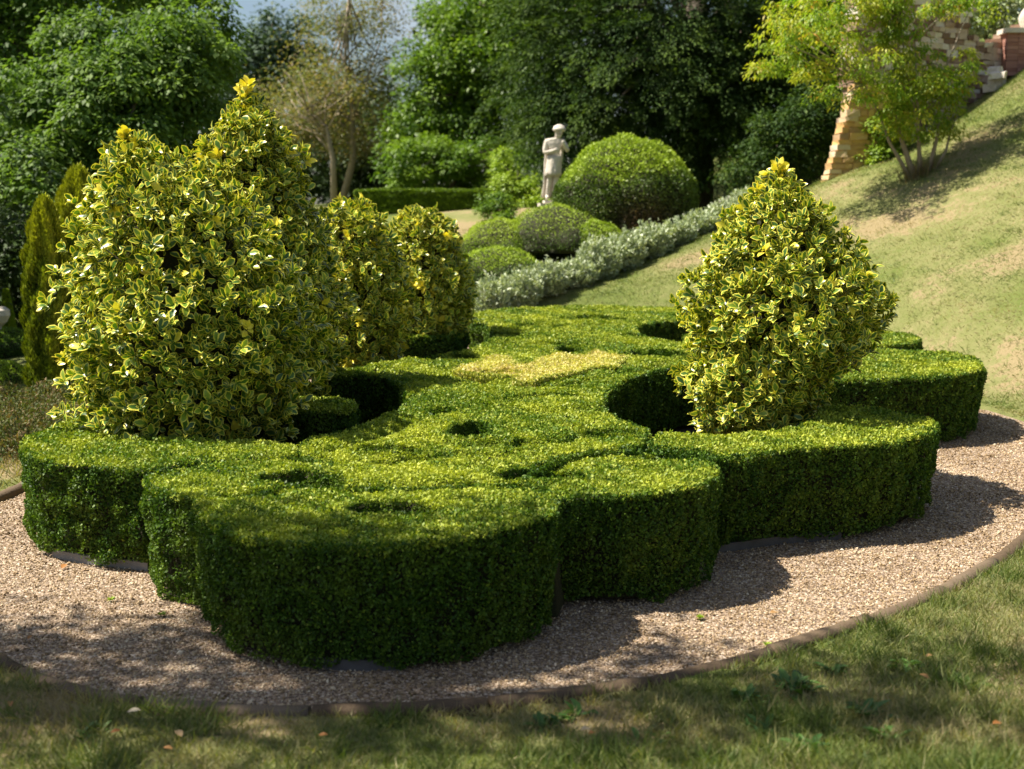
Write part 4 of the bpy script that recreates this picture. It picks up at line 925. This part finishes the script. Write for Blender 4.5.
tree('wall_shrub', 'grey-green shrub growing over the wall top in the upper right corner', 'shrub', (P(990, 60, 29)[0], 29, tz(P(990, 60, 29)[0], 29)), [lob(985, 15, 29, 40, 22), lob(1015, 5, 29, 30, 25), lob(950, 10, 29, 25, 16)], 110, .3, 80, .1, 'silver', .05)

# ------------------------------------------------------------------ statue
def statue():
    Yb = 28.4; s = Yb / F
    bx, by, bz = P(553, 203, Yb); gz = tz(bx, by)
    root = empty('statue', (bx, by, gz), 'pale stone statue of a standing figure with folded arms on a pedestal', 'statue')
    mb = MB(); mb.box((bx, by, bz - .04), (.62, .55, .07), .1, .003, .7); mb.box((bx, by, (gz + bz - .08) / 2 - .05), (.36, .36, bz - .08 - gz + .1), .1, .003, .55); mb.build('pedestal', M['statue'], root, False)
    mb = MB(); mb.box((bx, by, bz + .03), (.42, .38, .07), .1, .01, .6); mb.build('plinth', M['statue'], root, False)
    z0 = bz + .06; hh = P(562, 127, Yb)[2] - z0    # figure height
    k = hh / 1.8
    J = {'pelvis': (.08, 0, .98), 'waist': (.07, 0, 1.12), 'chest': (.08, 0, 1.34), 'neck': (.13, -.01, 1.52), 'chin': (.17, -.03, 1.60), 'head': (.18, -.03, 1.68), 'crown': (.18, -.02, 1.77),
         'shl': (-.15, .0, 1.44), 'ell': (-.2, -.08, 1.16), 'wrl': (.08, -.22, 1.22), 'hal': (.15, -.24, 1.26),
         'shr': (.3, -.0, 1.44), 'elr': (.42, -.10, 1.2), 'wrr': (.30, -.22, 1.38), 'har': (.27, -.24, 1.46),
         'hipl': (-.01, 0, .92), 'knl': (-.06, -.06, .52), 'anl': (-.12, 0, .1), 'tol': (-.14, -.18, .04),
         'hipr': (.17, 0, .92), 'knr': (.1, -.08, .5), 'anr': (.05, .04, .1), 'tor': (.08, -.13, .04)}
    Rr = {'pelvis': (.16, .13), 'waist': (.125, .1), 'chest': (.18, .14), 'neck': (.062, .062), 'chin': (.085, .09), 'head': (.105, .115), 'crown': (.085, .09), 'shl': (.085, .085), 'ell': (.06, .06), 'wrl': (.045, .04), 'hal': (.05, .035),
          'shr': (.085, .085), 'elr': (.06, .06), 'wrr': (.045, .04), 'har': (.05, .035), 'hipl': (.105, .11), 'knl': (.075, .075), 'anl': (.05, .055), 'tol': (.045, .035), 'hipr': (.105, .11), 'knr': (.075, .075), 'anr': (.05, .055), 'tor': (.045, .035)}
    names = list(J); E = [('pelvis', 'waist'), ('waist', 'chest'), ('chest', 'neck'), ('neck', 'chin'), ('chin', 'head'), ('head', 'crown'), ('chest', 'shl'), ('shl', 'ell'), ('ell', 'wrl'), ('wrl', 'hal'), ('chest', 'shr'), ('shr', 'elr'), ('elr', 'wrr'), ('wrr', 'har'),
        ('pelvis', 'hipl'), ('hipl', 'knl'), ('knl', 'anl'), ('anl', 'tol'), ('pelvis', 'hipr'), ('hipr', 'knr'), ('knr', 'anr'), ('anr', 'tor')]
    me = bpy.data.meshes.new('figure'); me.from_pydata([(bx + (.05 + (J[q_][0] - .05) * .93) * k - .03, by + J[q_][1] * k, z0 + J[q_][2] * k) for q_ in names], [(names.index(a), names.index(b)) for a, b in E], [])
    o = link('figure', me, M['statue'], root)
    o.modifiers.new('skin', 'SKIN'); sub = o.modifiers.new('sub', 'SUBSURF'); sub.levels = sub.render_levels = 2
    if not me.skin_vertices: 
        bpy.context.view_layer.objects.active = o
        me.attributes
    sv = me.skin_vertices[0].data if me.skin_vertices else None
    if sv:
        for i, q_ in enumerate(names): sv[i].radius = (Rr[q_][0] * k, Rr[q_][1] * k)
        sv[0].use_root = True
    # cloak hanging from the shoulders to the plinth behind, and skirt of the coat
    V = []; Fc = []; nu, nv = 26, 12
    for j in range(nv):
        t = j / (nv - 1); zz = 1.42 - t * 1.36; cx_ = .08 - .16 * t ** 1.3; rx = .18 + .02 * math.sin(t * 6) - .03 * t; ry = .16 + .05 * t
        for i in range(nu):
            a = math.pi * (.06 + .88 * i / (nu - 1)); fold = 1 + .09 * math.sin(a * 11 + t * 2) * (.3 + t)
            V.append((bx - .03 + (cx_ + rx * math.cos(a) * fold) * k, by + ry * math.sin(a) * fold * k + .02, z0 + zz * k))
    for j in range(nv - 1):
        for i in range(nu - 1): Fc.append([j * nu + i, j * nu + i + 1, (j + 1) * nu + i + 1, (j + 1) * nu + i])
    mb = MB(); mb.add(V, Fc, .6); c_ = mb.build('cloak', M['statue'], root); sd = c_.modifiers.new('thick', 'SOLIDIFY'); sd.thickness = .035
    # tunic skirt
    V = []; Fc = []; nu = 32; nv = 7
    for j in range(nv):
        t = j / (nv - 1); zz = 1.1 - t * .5
        for i in range(nu):
            a = 2 * math.pi * i / nu; fold = 1 + .08 * math.sin(a * 9) * t
            V.append((bx - .03 + (.07 - .04 * t + (.15 + .02 * t) * math.cos(a) * fold) * k, by + (.14 + .05 * t) * math.sin(a) * fold * k - .01, z0 + zz * k))
    for j in range(nv - 1):
        for i in range(nu): Fc.append([j * nu + i, j * nu + (i + 1) % nu, (j + 1) * nu + (i + 1) % nu, (j + 1) * nu + i])
    mb = MB(); mb.add(V, Fc, .6); c_ = mb.build('tunic', M['statue'], root); sd = c_.modifiers.new('thick', 'SOLIDIFY'); sd.thickness = .03
    # curled hair / cap with brim and face
    mb = MB(); hx, hy, hz = bx - .03 + .18 * k, by - .03 * k, z0 + 1.76 * k
    mb.tube([(hx, hy, hz - .06), (hx, hy, hz - .015), (hx, hy, hz), (hx, hy, hz + .05), (hx, hy, hz + .09)], [.115, .15, .135, .12, .04], 16); mb.build('cap', M['statue'], root)
    mb = MB(); mb.tube([(hx + .02, hy - .1, hz - .05), (hx + .025, hy - .135, hz - .12), (hx + .02, hy - .105, hz - .13)], [.012, .022, .016], 6)
    for sx in (-.04, .045): mb.tube([(hx + sx + .01, hy - .105, hz - .075), (hx + sx + .01, hy - .112, hz - .085)], [.012, .016], 6)
    mb.tube([(hx - .02, hy - .1, hz - .165), (hx + .045, hy - .1, hz - .165)], [.01, .01], 5); mb.build('face', M['statue'], root)
statue()

# ------------------------------------------------------------------ weeds and fallen leaves
def rosette(px, py, n, L, label):
    x, y = G(px, py, .03); z = tz(x, y); root_z = z
    N = int(n * 1.5); th = rng.uniform(0, 6.283, N); el = rng.uniform(.05, .75, N)
    ax = np.stack([np.cos(th) * np.cos(el), np.sin(th) * np.cos(el), np.sin(el)], 1); nn = np.stack([-np.cos(th) * np.sin(el), -np.sin(th) * np.sin(el), np.cos(el)], 1)
    pos = np.tile([0, 0, 0.0], (N, 1)) + rng.normal(0, .03, (N, 3)) * [1, 1, 0]
    LL = .72 * L * rng.uniform(.5, 1.2, N)
    me = leafmesh('lawn_weed', pos, ax, nn, LL, LL * .36, rng.random(N), 0 * th, T_HOLLY)
    o = link('lawn_weed', me, M['weed']); o.location = (x, y, z); tag(o, label, 'weed', 'broad-leaved weeds in the lawn')
for (px, py, n_, L_, lb) in ((795, 690, 26, .16, 'largest broad-leaved weed clump in the lawn, below the kerb at right'), (745, 700, 12, .12, 'weed rosette just left of the largest weed clump'), (868, 722, 14, .14, 'weed rosette low in the right of the lawn'),
        (835, 672, 10, .11, 'weed right against the kerb stones at right'), (548, 728, 12, .11, 'dark weed rosette in the lawn below the nearest hedge lobe'), (655, 742, 8, .1, 'small weed rosette near the bottom edge, right of centre'),
        (905, 668, 9, .12, 'weed leaves on the lawn at the right, under the path curve'), (890, 752, 10, .14, 'weed rosette at the bottom edge on the right'), (90, 735, 10, .1, 'weed rosette in the left of the lawn'), (960, 690, 9, .12, 'weed rosette near the right edge of the lawn'),
        (810, 760, 10, .12, 'weed tuft touching the bottom edge right of centre'), (575, 715, 8, .12, 'tall thin weed against the kerb in the middle'), (765, 735, 8, .1, 'tiny weed rosette under the largest clump')):
    rosette(px, py, n_, L_, lb)
for (px, py, lb) in ((112, 602, 'tiny green weed in the gravel left of the lobes'), (162, 617, 'small weed creeping from under the sunlit lobe'), (700, 620, 'tiny weed in the gravel right of centre'), (768, 648, 'small weed in the gravel close to the right kerb'), (905, 508, 'faint weed at the foot of the long curved hedge lobe'), (70, 690, 'weed growing between gravel and kerb at lower left')):
    x, y = G(px, py, 0); N = 26; th = rng.uniform(0, 6.283, N); el = rng.uniform(.1, .8, N)
    ax = np.stack([np.cos(th) * np.cos(el), np.sin(th) * np.cos(el), np.sin(el)], 1)
    o = link('gravel_weed', leafmesh('gravel_weed', rng.normal(0, .003, (N, 3)) * [1, 1, 0], ax, rdir(N) * .4 + [0, 0, 1], .028, .012, rng.random(N), 0 * th, T_QUAD), M['lime']); o.location = (x, y, .012); tag(o, lb, 'weed', 'weeds in the gravel')
def fallen(px, py, L, z, label, r):
    x, y = G(px, py, z); zz = tz(x, y) + .03 if z > 0 else .016
    th = random.uniform(0, 6.28); me = leafmesh('fallen_leaf', np.zeros((1, 3)), np.array([[math.cos(th), math.sin(th), .15]]), np.array([[.1, -.2, 1.]]), L, L * .55, [r], [0], T_HOLLY)
    o = link('fallen_leaf', me, M['fallen']); o.location = (x, y, zz); tag(o, label, 'leaf', 'fallen leaves on the lawn and path')
for a in ((182, 741, .06, .04, 'buff fallen leaf standing out on the lawn, lower left', .7), (127, 716, .06, .04, 'pale whitish fallen leaf against the kerb, lower left', 1.0), (10, 710, .05, .04, 'orange fallen leaf at the left edge of the lawn', .2), (110, 737, .045, .04, 'rust fallen leaf left of the buff one', .0),
          (173, 754, .04, .04, 'small orange leaf under the buff one', .3), (930, 686, .06, .04, 'orange-white fallen leaf on the lawn at right', .4), (62, 571, .07, 0, 'orange leaf on the gravel by the far left hedge lobe', .2), (777, 615, .05, 0, 'yellow-brown leaf on the gravel, middle right', .5),
          (595, 737, .04, .04, 'rust leaf on the lawn right of centre', .1), (318, 740, .04, .04, 'small rust leaf on the lawn left of centre', .1), (925, 660, .04, .04, 'dry leaf on the lawn by the right kerb', .6), (1000, 750, .05, .04, 'rust leaf near the lower right corner', .1), (28, 642, .04, 0, 'brown leaf on the gravel at the left', .2), (590, 733, .05, .04, 'pale leaf on the lawn under the middle hedge lobe', .9)):
    fallen(*a)

# ------------------------------------------------------------------ tree outside the frame, whose shade falls on the near lawn
tree('shade_tree', 'tree left of the viewpoint whose shade dapples the near lawn', 'tree', (-7.6, 5.6, tz(-7.6, 5.6)),
     [(-8.0, 6.3, 7.6, 2.0, .85, .8), (-6.0, 6.2, 7.1, 2.0, .8, .7), (-4.1, 6.1, 6.7, 1.8, .8, .6), (-2.2, 5.8, 6.4, 1.6, .6, .5), (-6, 4.9, 7.2, 3, .8, .5)], 200, .33, 34, .12, 'tree_left', .25)

tree('laurel_tree', 'dense dark laurel at the left edge shading the ground beside the columnar yews', 'tree', (-9.3, 15.5, tz(-9.3, 15.5)),
     [(-9.3, 15.5, 2.6, 1.7, 3.2, 2.4), (-9.0, 12.4, 2.2, 1.3, 1.6, 2.0), (-8.8, 19, 2.6, 1.6, 2, 2.4)], 330, .45, 100, .12, 'under', .15)
for i, (px, py, lb) in enumerate(((12, 445, 'low rusty plant nearest the far left bend of the path'), (58, 440, 'ragged green-brown plant right behind the far left hedge lobe'), (2, 405, 'tall brown-tipped plant below the clipped mound at the left edge'), (48, 405, 'tuft of dry stems under the nearest columnar yew'))):
    x, y = G(px, py, .1); gz = tz(x, y); root = empty('dry_perennial', (x, y, gz), lb, 'plant', 'ragged perennials on the left')
    N = 3200; q_ = rng.normal(0, .22, (N, 2)); zz = rng.random(N) * .34 * np.exp(-(q_ ** 2).sum(1) / .12)
    L = .04 * rng.uniform(.5, 1.5, N)
    link('foliage', leafmesh('foliage', np.column_stack([x + q_[:, 0], y + q_[:, 1], gz + zz]), rdir(N) + [0, 0, .8], rdir(N), L, L * .4, rng.random(N), zz * 2, T_QUAD), M['dry'], root)

# ------------------------------------------------------------------ light, sky, camera
SUN_EL = R(56)
sd = Vector((-.93, .07, 0)).normalized() * math.cos(SUN_EL); sd.z = math.sin(SUN_EL)   # towards the sun
sun = bpy.data.lights.new('sun', 'SUN'); sun.energy = 5.0; sun.angle = R(.55); sun.color = (1, .93, .79)
so = bpy.data.objects.new('sun', sun); COL.objects.link(so); so.rotation_euler = (-sd).to_track_quat('-Z', 'Y').to_euler()
wd = bpy.data.worlds.new('World'); bpy.context.scene.world = wd; wd.use_nodes = True
nt = wd.node_tree; bg = nt.nodes['Background']; sky = nt.nodes.new('ShaderNodeTexSky'); sky.sky_type = 'NISHITA'; sky.sun_disc = False
sky.sun_elevation = SUN_EL; sky.sun_rotation = math.atan2(sd.x, sd.y); sky.air_density = 1.0; sky.dust_density = 1.2; sky.ozone_density = 1.0
tcw = nt.nodes.new('ShaderNodeTexCoord'); mpw = nt.nodes.new('ShaderNodeMapping'); mpw.inputs['Scale'].default_value = (1, 1, 3.2); nw_ = nt.nodes.new('ShaderNodeTexNoise')
nw_.inputs['Scale'].default_value = 3.2; nw_.inputs['Detail'].default_value = 7; rw_ = ramp(nt.nodes, [(.46, (.0,) * 3), (.72, (.7,) * 3)]); mw_ = nt.nodes.new('ShaderNodeMix'); mw_.data_type = 'RGBA'
nt.links.new(tcw.outputs['Generated'], mpw.inputs[0]); nt.links.new(mpw.outputs[0], nw_.inputs[0]); nt.links.new(nw_.outputs[0], rw_.inputs[0]); nt.links.new(rw_.outputs[0], mw_.inputs[0])
nt.links.new(sky.outputs[0], mw_.inputs[6]); mw_.inputs[7].default_value = (7.4, 7.6, 7.9, 1); nt.links.new(mw_.outputs[2], bg.inputs[0]); bg.inputs[1].default_value = .052
cam = bpy.data.cameras.new('camera'); co = bpy.data.objects.new('camera', cam); COL.objects.link(co)
co.location = (0, 0, CH); co.rotation_euler = (math.pi / 2 - PITCH, 0, 0)
cam.sensor_width = 36; cam.lens = 36 * F / W_; cam.clip_end = 1500; cam.clip_start = .1
cam.dof.use_dof = True; cam.dof.focus_distance = 9.0; cam.dof.aperture_fstop = (cam.lens / 1000) / .022
sc = bpy.context.scene; sc.camera = co
sc.view_settings.view_transform = 'Standard'; sc.view_settings.look = 'None'; sc.view_settings.exposure = 1.1; sc.view_settings.gamma = 1
sc.cycles.max_bounces = 6; sc.cycles.diffuse_bounces = 3; sc.cycles.transmission_bounces = 4; sc.cycles.transparent_max_bounces = 4
sc.cycles.caustics_reflective = False; sc.cycles.caustics_refractive = False; sc.cycles.sample_clamp_indirect = 4
sc.cycles.use_denoising = True
